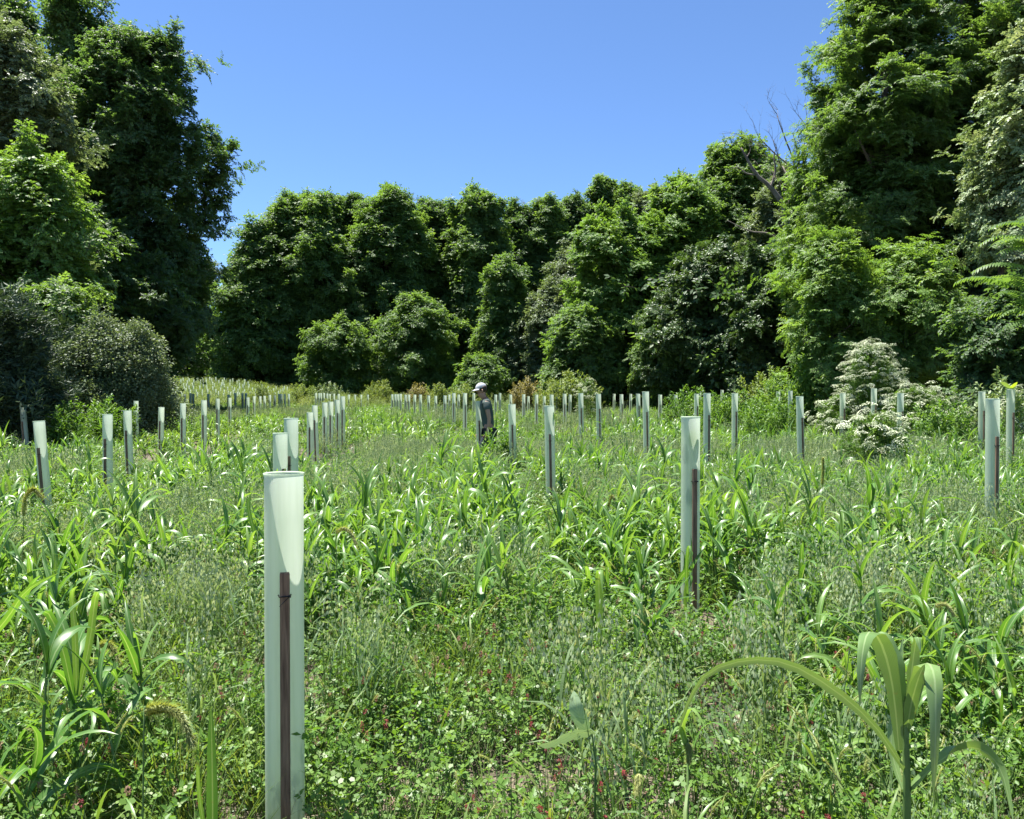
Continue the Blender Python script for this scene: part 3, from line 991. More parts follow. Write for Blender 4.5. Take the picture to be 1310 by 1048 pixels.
def make_tree(px, Y, top, hw, mat, kind, label, shape='round', base=None, puff=1.0, per=90, sp=1.0, ry=None, name='broadleaf_tree', group=None,
              n_puff=None, fill=.22, lean=0.0, seed=None, cat='tree', base_px=None, limbs=9):
    seed = seed if seed is not None else int(px * 13 + top * 7 + Y)
    per = per * {'oval': .62, 'far': .85}.get(kind, 1)
    rr = np.random.default_rng(abs(seed) + 5)
    cx = P(px, 500, Y).x
    gz0 = g(cx, Y)
    z1 = P(px, top, Y).z
    hwm = hw / FOC * Y
    z0 = P(px, base_px, Y).z if base_px is not None else gz0 + (base if base is not None else .3)
    H = z1 - z0
    if n_puff is None:
        area = 2 * PI * hwm * .8 * H
        n_puff = int(np.clip(area / (PI * puff * puff) * 1.7, 12, 620))
    pts, dirs, cents = crown_points(0, 0, z0 - gz0, z1 - gz0, hwm, ry or hwm * .9, n_puff, puff, per, rr, shape, lean, fill)
    ok = pts[:, 2] > .05
    pts, dirs = pts[ok], dirs[ok]
    root = empty(name, (cx, Y, gz0), label, cat, group)
    random.seed(seed)
    mb = MB()
    tr = max(.03, .016 * (z1 - gz0))
    tp = [Vector((0, 0, -.1)), Vector((rv(-.1, .1) * hwm * .3, 0, (z1 - gz0) * .3)), Vector((rv(-.1, .1) * hwm * .5 + lean * .4, rv(-.1, .1), (z1 - gz0) * .6)), Vector((lean * .8, 0, (z1 - gz0) * .9))]
    tube_(mb, tp, [tr, tr * .8, tr * .5, tr * .12], 8)
    order = rr.permutation(len(cents))[:limbs]
    for i in order:
        c, r = cents[i]
        e = Vector(c)
        hz = max(.15, min(e.z - abs(e.x) * .6 - abs(e.y) * .3, (z1 - gz0) * .75)) / ((z1 - gz0) * .9)
        q = hz * 3 if hz < 1 else 2.9
        k = min(int(q), 2); s_ = tp[k].lerp(tp[k + 1], q - k)
        m = s_.lerp(e, .5) + Vector((0, 0, -.05 * (e - s_).length)) + Vector((rv(-.1, .1), rv(-.1, .1), 0)) * hwm * .3
        tube_(mb, [s_, m, e], [tr * .38, tr * .24, tr * .05], 5)
    link('trunk', mb.mesh('trunk', [M['bark']]), root)
    key, protos = sprigs(kind, mat)
    n = len(pts)
    cr = scatter('crown', pts, eul_from_dirs(dirs, rr.uniform(0, 6.28, n)), rr.uniform(.75, 1.25, n) * sp, key, protos, root)
    cr['kind'] = 'stuff'
    return root


T = make_tree
# --- left side
T(12, 47, 12, 54, 't_deep', 'far', 'dark treetop rising behind the pale-leaved tree at the left edge', 'column', puff=1.3, per=110)
T(98, 45, 4, 52, 't_deep', 'far', 'tallest dark tree left of the clearing, its pointed top just under the frame edge', 'column', puff=1.3, per=100)
T(178, 41, 52, 92, 't_deep', 'oval', 'tall dark broad tree whose right side borders the open sky at left', 'column', puff=1.0, per=110, sp=1.3, base_px=478)
T(0, 29, 52, 88, 't_olive', 'oval', 'greyish-green tree filling the upper left edge', 'round', base=3.5, puff=.95, per=120)
T(40, 26, 225, 72, 't_light', 'oval', 'bright green tree with drooping sprays low on the left edge', 'round', base=1.5, puff=.8, per=110)
T(78, 23, 378, 46, 't_mid', 'oval', 'small green tree between the dark conifer shrub and the rounded shrub', 'bush', puff=.55, per=80, sp=.9)
T(134, 22, 432, 60, 't_olive', 'small', 'rounded grey-green shrub at the left edge of the field', 'dome', puff=.5, per=110, name='rounded_shrub', cat='shrub', sp=.9)
T(183, 22, 438, 26, 't_olive', 'small', 'small leaning offshoot right of the rounded grey-green shrub', 'bush', puff=.35, per=70, name='rounded_shrub', cat='shrub', sp=.8)
T(6, 17.5, 405, 48, 't_dark', 'fern', 'dark evergreen shrub at the left edge behind the first tubes', 'bush', puff=.5, per=90, name='evergreen_shrub', cat='shrub')
T(246, 82, 338, 40, 't_olive', 'far', 'hazy grey-green tree seen in the gap beside the tall dark tree', 'round', puff=1.0, per=70)
T(235, 78, 405, 56, 't_deep', 'far', 'low dark tree under the gap at left', 'bush', puff=1.0, per=80)
T(110, 36, 300, 84, 't_deep', 'oval', 'dark tree in shade behind the small green left tree', 'dome', puff=1.0, per=90, sp=1.3)
# --- centre wood
T(302, 69, 368, 30, 't_mid', 'far', 'low spreading tree at the left end of the central wood', 'round', puff=.9, per=70)
T(338, 71, 292, 50, 't_mid', 'far', 'broad tree at the left shoulder of the central wood', 'dome', puff=.95, per=74)
T(392, 73, 258, 84, 't_mid', 'far', 'wide domed tree with several stems left of centre', 'dome', puff=.95, per=74)
T(448, 77, 262, 60, 't_deep', 'far', 'darker tree behind the wide domed one', 'dome', puff=.95, per=74)
T(500, 74, 251, 74, 't_mid', 'far', 'round-topped tree at the highest part of the central wood', 'dome', puff=.95, per=74)
T(556, 78, 268, 52, 't_deep', 'far', 'darker tree right of the round-topped one', 'dome', puff=.95, per=74)
T(610, 75, 258, 60, 't_mid', 'far', 'tufted tree straight above the walking person', 'dome', puff=.9, per=70)
T(660, 80, 272, 44, 't_deep', 'far', 'dark tree showing in the dip of the wood skyline', 'dome', puff=.95, per=74)
T(694, 80, 264, 46, 't_mid', 'far', 'green tree right of the dip in the wood skyline', 'dome', puff=.9, per=70)
T(735, 84, 257, 42, 't_deep', 'far', 'dark tree left of the tallest far tuft', 'dome', puff=.95, per=74)
T(770, 85, 235, 32, 't_mid', 'far', 'tallest tufted treetop at the right end of the far wood', 'round', puff=.8, per=62)
T(803, 84, 244, 32, 't_mid', 'far', 'tufted treetop beside the tallest one', 'round', puff=.8, per=62)
T(840, 76, 252, 46, 't_olive', 'far', 'greyish treetop meeting the right-hand slope of trees', 'dome', puff=.9, per=70)
T(434, 61, 418, 40, 't_mid', 'far', 'low bright green tree standing in front of the central wood', 'round', puff=.7, per=58, sp=.8)
T(535, 63, 388, 48, 't_mid', 'far', 'rounded small tree in front of the dark middle of the wood', 'round', puff=.75, per=60, sp=.85)
T(645, 62, 343, 54, 't_mid', 'far', 'conical tree standing before the wood right of centre', 'cone', puff=.8, per=62, sp=.85)
T(700, 60, 378, 40, 't_olive', 'far', 'grey-green tree between the conical tree and the bright slope', 'round', puff=.75, per=60, sp=.85)
T(612, 54, 464, 30, 't_mid', 'far', 'shrubby growth at the wood edge behind the person', 'bush', puff=.6, per=60, sp=.7, name='rounded_shrub', cat='shrub')
T(745, 62, 318, 50, 't_olive', 'far', 'tall greyish tree draped with vines right of centre', 'round', puff=.8, per=60, sp=.85)
# --- right slope
T(795, 46, 288, 82, 't_light', 'oval', 'bright green bushy tree right of centre', 'dome', puff=.85, per=120, sp=1.15)
T(748, 43, 408, 42, 't_mid', 'oval', 'low bright tree at the foot of the bright bushy one', 'dome', puff=.7, per=110, sp=1.1)
T(872, 47, 246, 72, 't_light', 'oval', 'green tree halfway up the right-hand slope of crowns', 'dome', puff=.9, per=120, sp=1.2)
T(938, 49, 196, 82, 't_mid', 'oval', 'rounded treetop below the bare dead limb', 'dome', puff=.95, per=120, sp=1.25)
T(905, 40, 332, 78, 't_gloss', 'oval', 'dark glossy-leaved tree behind the field edge', 'dome', puff=.75, per=130, sp=1.0)
T(975, 37, 345, 66, 't_gloss', 'oval', 'dark glossy tree right of the other glossy one', 'dome', puff=.75, per=130, sp=1.0)
T(850, 41, 400, 42, 't_mid', 'oval', 'small green tree in front of the glossy dark trees', 'bush', puff=.6, per=100)
T(1008, 44, 235, 48, 't_olive', 'oval', 'vine-covered greyish tree beside the dead limbs', 'round', puff=.8, per=120, sp=1.1)
# --- right big trees
T(1078, 33, 118, 62, 't_light', 'pinnate', 'feathery tree shoulder reaching into the sky at right', 'round', puff=.9, per=60, base=2)
T(1128, 31, -20, 80, 't_mid', 'pinnate', 'very tall feathery-leaved tree at right', 'column', puff=1.0, per=66, base=3)
T(1230, 32, -110, 105, 't_mid', 'pinnate', 'huge dark feathery tree cut off by the top right corner', 'column', puff=1.1, per=66, base=3)
T(1330, 30, -60, 90, 't_mid', 'pinnate', 'tall feathery tree standing at the right frame edge', 'column', puff=1.1, per=60, base=3)
T(1165, 34, 150, 110, 't_deep', 'pinnate', 'dark tree filling the space under the tall feathery trees', 'column', puff=1.1, per=66, base=1.5)
T(1066, 25, 322, 56, 't_light', 'pinnate', 'low bright feathery tree at the edge of the field', 'round', puff=.6, per=40, sp=.85, base=.6)
T(1160, 25, 335, 62, 't_light', 'pinnate', 'feathery tree with hanging leaves above the white flowers', 'round', puff=.65, per=42, sp=.9, base=1.6)
T(1238, 26, 395, 45, 't_mid', 'pinnate', 'low feathery boughs in shade right of the white flowers', 'round', puff=.6, per=36, sp=.85, base=1.2)
T(1280, 23, 175, 44, 't_pale', 'oval', 'pale-leaved vine-draped tree near the right edge', 'round', puff=.6, per=62, base_px=350, sp=.8)
T(1318, 22, 55, 40, 't_pale', 'oval', 'pale-leaved tree cut off by the right frame edge', 'round', puff=.6, per=62, base_px=330, sp=.8)
T(1310, 29, 290, 60, 't_gloss', 'oval', 'dark shaded tree behind the long drooping fronds at right', 'round', puff=.8, per=100, base=2.4)


T(1284, 20, 402, 46, 't_deep', 'oval', 'low dark leafy growth under the long drooping fronds at right', 'dome', puff=.55, per=110, sp=.9)


# dark understory that closes the wood behind the trees
def understory():
    rr = np.random.default_rng(99)
    P_, D_ = [], []

    def band(x0, y0, x1, y1, n, zt, th):
        t = rr.random(n)
        x = x0 + (x1 - x0) * t + rr.normal(0, th, n); y = y0 + (y1 - y0) * t + rr.normal(0, th, n)
        z = G(x, y) + zt * rr.random(n) ** 1.2 * (.55 + .7 * vnoise(x, y, 4, 81))
        P_.append(np.stack([x, y, z], 1))
        d = rr.normal(0, 1, (n, 3)); d[:, 2] = np.abs(d[:, 2]) + .6; D_.append(d)
    band(-60, 92, 40, 92, 9000, 9, 2.2)
    band(-36, 70, -22, 86, 2500, 7, 1.5)
    band(-21, 20, -38, 62, 4200, 5.5, 1.6)
    band(-16, 12, -22, 32, 1400, 4, 1.2)
    band(12.5, 52, 28, 86, 2500, 9, 2)
    band(11, 40, 32, 41, 5200, 8, 1.8)
    band(22, 14, 30, 40, 2500, 6, 2)
    p = np.concatenate(P_); d = np.concatenate(D_)
    key, protos = sprigs('far', 't_deep')
    o = scatter('woodland_undergrowth', p, eul_from_dirs(d, rr.uniform(0, 6.28, len(p))), rr.uniform(1.2, 2.0, len(p)), key, protos)
    tag(o, 'dark shaded undergrowth deep inside the surrounding wood', 'undergrowth', kind='stuff')


understory()


def curve_pts(cps, n=12):
    """smooth centre line through control points"""
    out = []
    m = len(cps) - 1
    for i in range(n):
        t = i / (n - 1) * m; k = min(int(t), m - 1); f = t - k
        p0 = cps[max(k - 1, 0)]; p1 = cps[k]; p2 = cps[k + 1]; p3 = cps[min(k + 2, m)]
        out.append(.5 * ((2 * p1) + (p2 - p0) * f + (2 * p0 - 5 * p1 + 4 * p2 - p3) * f * f + (3 * p1 - p0 - 3 * p2 + p3) * f ** 3))
    return out



# dead limbs against the sky
def dead_tree(px, Y, top, label, seed, spread, side=-1):
    random.seed(seed)
    c = P(px, 500, Y); z0 = g(c.x, Y)
    root = empty('dead_tree', (c.x, Y, z0), label, 'dead tree')
    mb = MB(); tw = MB()
    H = P(px, top, Y).z - z0

    def grow(b, p, d, L, r, depth):
        pts = [p]; q = p.copy(); dd = d.copy()
        for i in range(4):
            dd = (dd + rdir() * .22 + Vector((0, 0, .05))).normalized(); q = q + dd * L / 4; pts.append(q.copy())
        tube_(b, pts, [r, r * .85, r * .65, r * .5, r * .3], 5)
        if depth > 0:
            for k in range(3):
                s_ = pts[random.randint(2, 4)]
                grow(tw if depth < 3 else b, s_, (dd + rdir() * .85 + Vector((0, 0, .3))).normalized(), L * rv(.45, .7), r * .45, depth - 1)
    tube_(mb, [Vector((0, 0, -.1)), Vector((0, 0, H * .45)), Vector((side * .3, 0, H * .62))], [.22, .16, .12], 7)
    for k in range(3):
        grow(mb, Vector((side * .3, 0, H * (.55 + .03 * k))), Vector((side * spread + rv(-.4, .4), rv(-.2, .2), 1)).normalized(), H * .24, .08, 4)
    link('trunk', mb.mesh('trunk', [M['deadwood']]), root)
    link('twigs', tw.mesh('twigs', [M['deadwood']]), root)['kind'] = 'stuff'


dead_tree(1046, 36, 128, 'leafless grey tree with fine twigs against the sky at the right', 5, .30)
root = empty('dead_tree', tuple(P(1004, 500, 41).xy) + (g(P(1004, 500, 41).x, 41),), 'dead tree with a thick crooked bare limb above the rounded treetop', 'dead tree')
o_ = Vector(root.location)
mb = MB()
for path, r0, r1 in [([(1004, 505), (1006, 400), (1010, 320), (1004, 268), (986, 240), (968, 224), (955, 202), (948, 189)], .22, .035), ([(986, 240), (992, 218), (990, 200), (994, 188)], .07, .015),
                     ([(968, 224), (955, 222), (944, 214), (938, 216)], .05, .012), ([(1004, 268), (1018, 240), (1022, 205), (1016, 180)], .09, .02), ([(1022, 205), (1032, 186), (1034, 165)], .04, .01),
                     ([(955, 202), (960, 192), (958, 184)], .03, .008), ([(1010, 320), (985, 300), (960, 296), (930, 282)], .08, .015)]:
    c_ = curve_pts([P(a_, b_, 41) - o_ for a_, b_ in path], 14)
    tube_(mb, c_, [r0 + (r1 - r0) * i / 13 for i in range(14)], 6)
link('trunk', mb.mesh('trunk', [M['deadwood']]), root)

# ============================================================ SHRUBS AND TALL WEEDS AT THE FIELD EDGE
TALL = {}


def tall_herbs(mat):
    if mat not in TALL:
        TALL[mat] = [herb(700 + i, h=1.0, br=14, lf=8, L=.085, W=.038, mats=M[mat], name='tall_' + mat, spread=.26) for i in range(4)]
    return TALL[mat]


def weed_bush(px, Y, top, hw, mat, label, name='field_shrub', cat='shrub', per=60, sp=.7, second=None):
    """a loose clump of upright leafy stems, highest in the middle"""
    rr = np.random.default_rng(int(px * 3 + top))
    c = P(px, 510, Y); z0 = g(c.x, Y); H = P(px, top, Y).z - z0; R_ = hw / FOC * Y
    root = empty(name, (c.x, Y, z0), label, cat)
    n = int(60 + 70 * R_ * R_)
    a = rr.uniform(0, 6.28, n); r = R_ * np.sqrt(rr.random(n))
    p = np.stack([np.cos(a) * r, np.sin(a) * r * .8, np.full(n, -.03)], 1)
    hs = H * np.sqrt(np.clip(1 - (r / R_) ** 2 * .75, .1, 1)) * rr.uniform(.65, 1.12, n)
    d = np.stack([p[:, 0] / R_ * .35 + rr.normal(0, .1, n), p[:, 1] / R_ * .35 + rr.normal(0, .1, n), np.ones(n)], 1)
    w = np.clip(hs * .8, .5, 1.6)
    f_ = scatter('foliage', p, eul_from_dirs(d, rr.uniform(0, 6.28, n)), np.stack([w, w, hs], 1), 'tall_' + mat, tall_herbs(mat), root)
    f_['kind'] = 'stuff'
    return root


weed_bush(672, 40, 486, 12, 'weed_rust', 'orange-brown seeding shrub right of the person')
weed_bush(533, 46, 493, 10, 'weed_rust', 'smaller orange-brown shrub among the far tubes left of the person')
weed_bush(558, 47, 492, 13, 'weed_yellow', 'yellowish shrub beside the smaller orange-brown one')
weed_bush(336, 50, 491, 14, 'weed_yellow', 'pale yellow-green shrub at the left of the far tubes')
weed_bush(389, 49, 488, 12, 'weed_yellow', 'pale yellowish shrub in front of the low bright tree')
weed_bush(419, 47, 489, 8, 't_pale', 'tiny whitish shrub in front of the low bright tree')
weed_bush(484, 50, 487, 12, 'weed_yellow', 'yellow-green shrub at the foot of the central wood')
weed_bush(592, 40, 492, 14, 'weed_yellow', 'pale green shrub just left of the person')
weed_bush(710, 38, 486, 22, 'weed_yellow', 'broad yellow-green shrub at the field edge right of centre')
weed_bush(735, 34, 478, 24, 'weed_yellow', 'tall yellow-green shrub beside the small white-flowered one')
weed_bush(988, 28, 474, 30, 'weed_yellow', 'pale yellowish-green low shrub at the edge of the dark wood', sp=.6)
weed_bush(1015, 25, 462, 32, 't_light', 'light green shrub right of the reddish one', per=70)
weed_bush(885, 25, 500, 30, 'weed', 'leafy green weed clump before the dark glossy trees', per=60)
weed_bush(955, 23, 503, 34, 'weed', 'wide leafy green weed clump right of the first clump', per=60)
weed_bush(915, 22, 506, 26, 'weed', 'lower leafy weed clump between two tubes', per=60)
weed_bush(985, 20, 505, 26, 'weed', 'leafy weeds left of the pair of pale tubes', per=60)
weed_bush(105, 20, 508, 26, 'weed', 'bright leafy bush by the dark evergreen at left', per=70)
weed_bush(140, 19, 512, 24, 'weed', 'bright leafy bush below the rounded shrub', per=70)
weed_bush(80, 17, 520, 20, 'weed', 'low bright bush between the first left tubes', per=70)
weed_bush(1290, 16.8, 484, 22, 't_pale', 'pale small-leaved shrub behind the tubes at the right edge', per=60, sp=.5)
weed_bush(1205, 15.6, 515, 22, 'weed', 'leafy green weeds right of the white flowers', per=60, sp=.5)


weed_bush(636, 13.0, 551, 13, 'weed', 'leafy weeds hiding the legs of the walking person')


def umbel_shape(seed, R=.075):
    random.seed(seed); mb = MB()
    tube_(mb, [Vector((0, 0, -.16)), Vector((0, 0, -.03))], [.002, .002], 3, 1, False)
    for k in range(60):
        a = rv(0, 6.28); r = R * math.sqrt(random.random())
        e = Vector((math.cos(a) * r, math.sin(a) * r, .018 - r * r * 6 + rv(-.003, .003)))
        if k % 3 == 0:
            mb.add([Vector((0, 0, -.03)), Vector((.002, 0, -.03)), e], [(0, 1, 2)], 1)
        q = rv(.009, .014)
        for j in range(2):
            w = rv(0, 3)
            leaflet(mb, e - Vector((math.cos(w), math.sin(w), 0)) * q * .5, Vector((math.cos(w), math.sin(w), rv(-.3, .3))), rdir(1.5), q * 1.2, q, 0)
    return mb.mesh('umbel', [M['umbel'], M['stem']])


UMB = [umbel_shape(300 + i) for i in range(4)]
FERN = [herb(310 + i, h=.16, br=6, lf=7, L=.045, W=.014, name='divided_leaf') for i in range(3)]


def flowering(px, Y, top, hw, n_u, label, seed, skew=0.0):
    rr = np.random.default_rng(seed); random.seed(seed)
    c = P(px, 520, Y); z0 = g(c.x, Y); H = P(px, top, Y).z - z0; R = hw / FOC * Y
    root = empty('white_flowered_shrub', (c.x, Y, z0), label, 'flowering shrub', 'white-flowered shrubs at the right of the field')
    up, fo = [], []
    mb = MB()
    for i in range(n_u):
        t = rr.random() ** .9; a = rr.uniform(0, 6.28)
        pr = math.sqrt(max(0, 1 - t ** 1.5)) * R
        q = rr.uniform(.7, 1.12)
        p = Vector((math.cos(a) * pr * q + skew * (1 - t) * R + rr.normal(0, .10), math.sin(a) * pr * q * .8, H * (.30 + .70 * t) + rr.normal(0, .07)))
        up.append(p)
        if i % 5 == 0:
            b = Vector((p.x * .25, p.y * .25, 0))
            tube_(mb, [b, b.lerp(p, .5) + Vector((0, 0, .05)), p - Vector((0, 0, .12))], [.006, .004, .002], 4)
    link('stems', mb.mesh('stems', [M['stem']]), root)
    for i in range(int(n_u * 3.0)):
        t = rr.random(); a = rr.uniform(0, 6.28)
        pr = math.sqrt(max(0, 1 - t ** 1.7)) * R * rr.uniform(.2, .98)
        fo.append((math.cos(a) * pr + skew * (1 - t) * R, math.sin(a) * pr * .8, H * .9 * t - .05))
    n = len(up)
    d = np.array([(p.x * .4, p.y * .4, 1.0) for p in up]) + rr.normal(0, .3, (n, 3))
    b_ = scatter('blossoms', np.array([tuple(p) for p in up]), eul_from_dirs(d, rr.uniform(0, 6.28, n)), rr.uniform(.8, 1.6, n), 'umbel', UMB, root); b_['kind'] = 'stuff'
    n = len(fo)
    d = rr.normal(0, .5, (n, 3)) + np.array([0, 0, 1])
    f_ = scatter('foliage', np.array(fo), eul_from_dirs(d, rr.uniform(0, 6.28, n)), rr.uniform(.8, 1.4, n), 'fernleaf', FERN, root); f_['kind'] = 'stuff'


flowering(1112, 18.4, 436, 50, 330, 'tallest white-flowered shrub, peaked like a cone in front of the dark wood', 1, .15)
flowering(1074, 18.3, 505, 42, 140, 'low white-flowered clump left of the tall white-flowered shrub', 2)
flowering(1170, 16.6, 492, 58, 220, 'sprawling white-flowered clump sloping down right of the tall one', 3, .3)
flowering(1120, 11.8, 530, 60, 130, 'lowest white-flowered clump in front of the tall white-flowered shrub', 4)
flowering(752, 30, 484, 20, 60, 'small white-flowered shrub at the wood edge right of centre', 5)
flowering(1295, 15, 486, 16, 24, 'sparse white-flowered plant behind the right-edge tubes', 6)


# long drooping compound leaves at the right edge
def frond_mesh(seed, L=.75, n=11, lf=.13):
    random.seed(seed); mb = MB()
    c = arch((0, 0, 0), 0, L, .55, 1.3, n)
    tube_(mb, c, [.004 * (1 - .7 * i / (n - 1)) for i in range(n)], 4, 1, False)
    for i in range(1, n):
        t = (c[i] - c[i - 1]).normalized(); sd = t.cross(Vector((0, 0, 1))).normalized()
        for sg in (-1, 1):
            for h in (0, .5):
                q = c[i].lerp(c[i - 1], h); l_ = lf * rv(.85, 1.1) * (1.15 - .5 * (i / n) ** 2)
                d = (sd * sg + t * .35 + Vector((0, 0, -.35 + rv(-.1, .1)))).normalized()
                blade(mb, [q, q + d * l_ * .35 + Vector((0, 0, .004)), q + d * l_ * .7, q + d * l_ - Vector((0, 0, .012))], l_ * .26, 0, .15, three=False,
                      taper=lambda f: math.sin(max(.08, min(1, f * .9 + .12)) * PI) ** .7, side=t)
    return mb.mesh('frond', [M['t_mid'], M['stem']])


FR = [frond_mesh(400 + i) for i in range(3)]
rt = P(1345, 330, 11.0)
root = empty('sapling', (rt.x, 11.0, g(rt.x, 11.0)), 'slender tree at the right edge with long drooping feather-like leaves', 'tree')
mb = MB(); zb = g(rt.x, 11.0); Ht = P(1330, 270, 11).z - zb
tube_(mb, [Vector((0, 0, -.05)), Vector((.05, 0, Ht * .5)), Vector((-.05, 0, Ht))], [.05, .035, .012], 7)
link('trunk', mb.mesh('trunk', [M['bark']]), root)
random.seed(12)
for k, (px, py) in enumerate([(1318, 300), (1322, 330), (1325, 355), (1328, 388), (1332, 300), (1340, 275), (1345, 350), (1350, 400), (1320, 410), (1335, 425), (1338, 330), (1316, 315), (1326, 372), (1318, 342), (1322, 398), (1334, 312), (1330, 362)]):
    q = P(px + rv(0, 16), py + rv(-5, 5), 11.0 + rv(-.4, .4))
    o = link('frond', FR[k % 3], root, (q.x - rt.x, rv(-.25, .25), q.z - zb))
    az = PI + rv(-.45, .45) if k not in (5, 6, 7, 10) else rv(-2.2, 2.2)
    o.rotation_euler = (rv(-.3, .3), rv(-.15, .2), az); o.scale = (1.0,) * 3
    b_ = MB()

# ============================================================ TREE TUBES
TR = .0575
TH = 1.22


def tube_mesh():
    mb = MB(); n = 40
    zs = [0, .3, .6, .8, .95, 1.08, TH - .012, TH - .004, TH, TH - .003]
    rs = [TR, TR, TR * 1.004, TR, TR, TR, TR, TR + .0022, TR + .003, TR - .0012]
    vs = []
    for z, r in zip(zs, rs):
        for k in range(n):
            w = 2 * PI * k / n
            # slightly oval with faint flats along its length
            rr_ = r * (1 + .012 * math.cos(2 * w + .6) + .004 * math.cos(9 * w))
            vs.append((math.cos(w) * rr_, math.sin(w) * rr_, z))
    fs = []
    for i in range(len(zs) - 1):
        for k in range(n):
            k2 = (k + 1) % n
            fs.append((i * n + k, i * n + k2, (i + 1) * n + k2, (i + 1) * n + k))
    mb.add(vs, fs, 0)
    return mb.mesh('tube_shell', [M['tube']])


def box_mesh(name, lo, hi, mat, bev=0.0, jitter=0):
    mb = MB()
    x0, y0, z0 = lo; x1, y1, z1 = hi
    c = min(x1 - x0, y1 - y0) * .12
    ring = [(x0 + c, y0), (x1 - c, y0), (x1, y0 + c), (x1, y1 - c), (x1 - c, y1), (x0 + c, y1), (x0, y1 - c), (x0, y0 + c)]
    vs = [(a, b, z0) for a, b in ring] + [(a, b, z1 - .004) for a, b in ring] + [(a * .9 + .05 * (x0 + x1), b * .9 + .05 * (y0 + y1), z1) for a, b in ring]
    fs = [(i + j * 8, (i + 1) % 8 + j * 8, (i + 1) % 8 + (j + 1) * 8, i + (j + 1) * 8) for j in range(2) for i in range(8)]
    fs.append(tuple(range(16, 24))); fs.append(tuple(reversed(range(8))))
    mb.add(vs, fs, 0)
    return mb.mesh(name, [mat], smooth=False)


SHELL = tube_mesh()
SW, SD = .0285, .017
STAKE = box_mesh('stake', (-SW / 2, -TR - .0015 - SD, -.02), (SW / 2, -TR - .0015, .925), M['stake'])


def tie_mesh():
    mb = MB(); z = .855
    full = [Vector((SW / 2 + .004, -TR + .006, z)), Vector((SW / 2 + .0025, -TR - .003, z)), Vector((SW / 2 + .002, -TR - SD - .0035, z)), Vector((-SW / 2 - .002, -TR - SD - .0035, z)), Vector((-SW / 2 - .0025, -TR - .003, z)), Vector((-SW / 2 - .004, -TR + .006, z))]
    tube_(mb, full, [.0022] * len(full), 5)
    tube_(mb, [Vector((SW / 2, -TR - SD - .004, z)), Vector((0, -TR - SD - .009, z - .012)), Vector((-.016, -TR - SD - .014, z - .026))], [.0012, .0012, .0009], 4)
    mb.add([(a, b, c) for a in (SW / 2 - .004, SW / 2 + .003) for b in (-TR - SD - .008, -TR - SD - .002) for c in (z - .003, z + .003)],
           [(0, 1, 3, 2), (4, 6, 7, 5), (0, 4, 5, 1), (2, 3, 7, 6), (0, 2, 6, 4), (1, 5, 7, 3)])
    return mb.mesh('cable_tie', [M['tie']])


TIE = tie_mesh()
proto = None
ORD = ['first', 'second', 'third', 'fourth', 'fifth', 'sixth', 'seventh', 'eighth', 'ninth', 'tenth', 'eleventh', 'twelfth', 'thirteenth', 'fourteenth', 'fifteenth',
       'sixteenth', 'seventeenth', 'eighteenth', 'nineteenth', 'twentieth', 'twenty-first', 'twenty-second', 'twenty-third', 'twenty-fourth', 'twenty-fifth', 'twenty-sixth', 'twenty-seventh', 'twenty-eighth',
       'twenty-ninth', 'thirtieth']


def add_tube(px, top, w, label, group, lean=(0, 0), Y=None, rz=None):
    global proto
    Y = Y or .115 * FOC / w
    p = P(px, top, Y)
    zg = g(p.x, Y)
    sc = (p.z - zg) / TH
    loc = (p.x, Y, zg)
    if proto is None:
        proto = empty('tree_tube', loc, label, 'tree tube', group)
        link('shell', SHELL, proto); link('stake', STAKE, proto); link('cable_tie', TIE, proto)
        r = proto
    else:
        r = dup(proto, loc, label, group)
    r.rotation_euler = (lean[1], lean[0], rz if rz is not None else random.uniform(-.25, .25))
    r.scale = (1, 1, max(.86, min(1.22, sc)))
    if max(.86, min(1.22, sc)) != sc:
        r.location.z = p.z - r.scale.z * TH
    return r


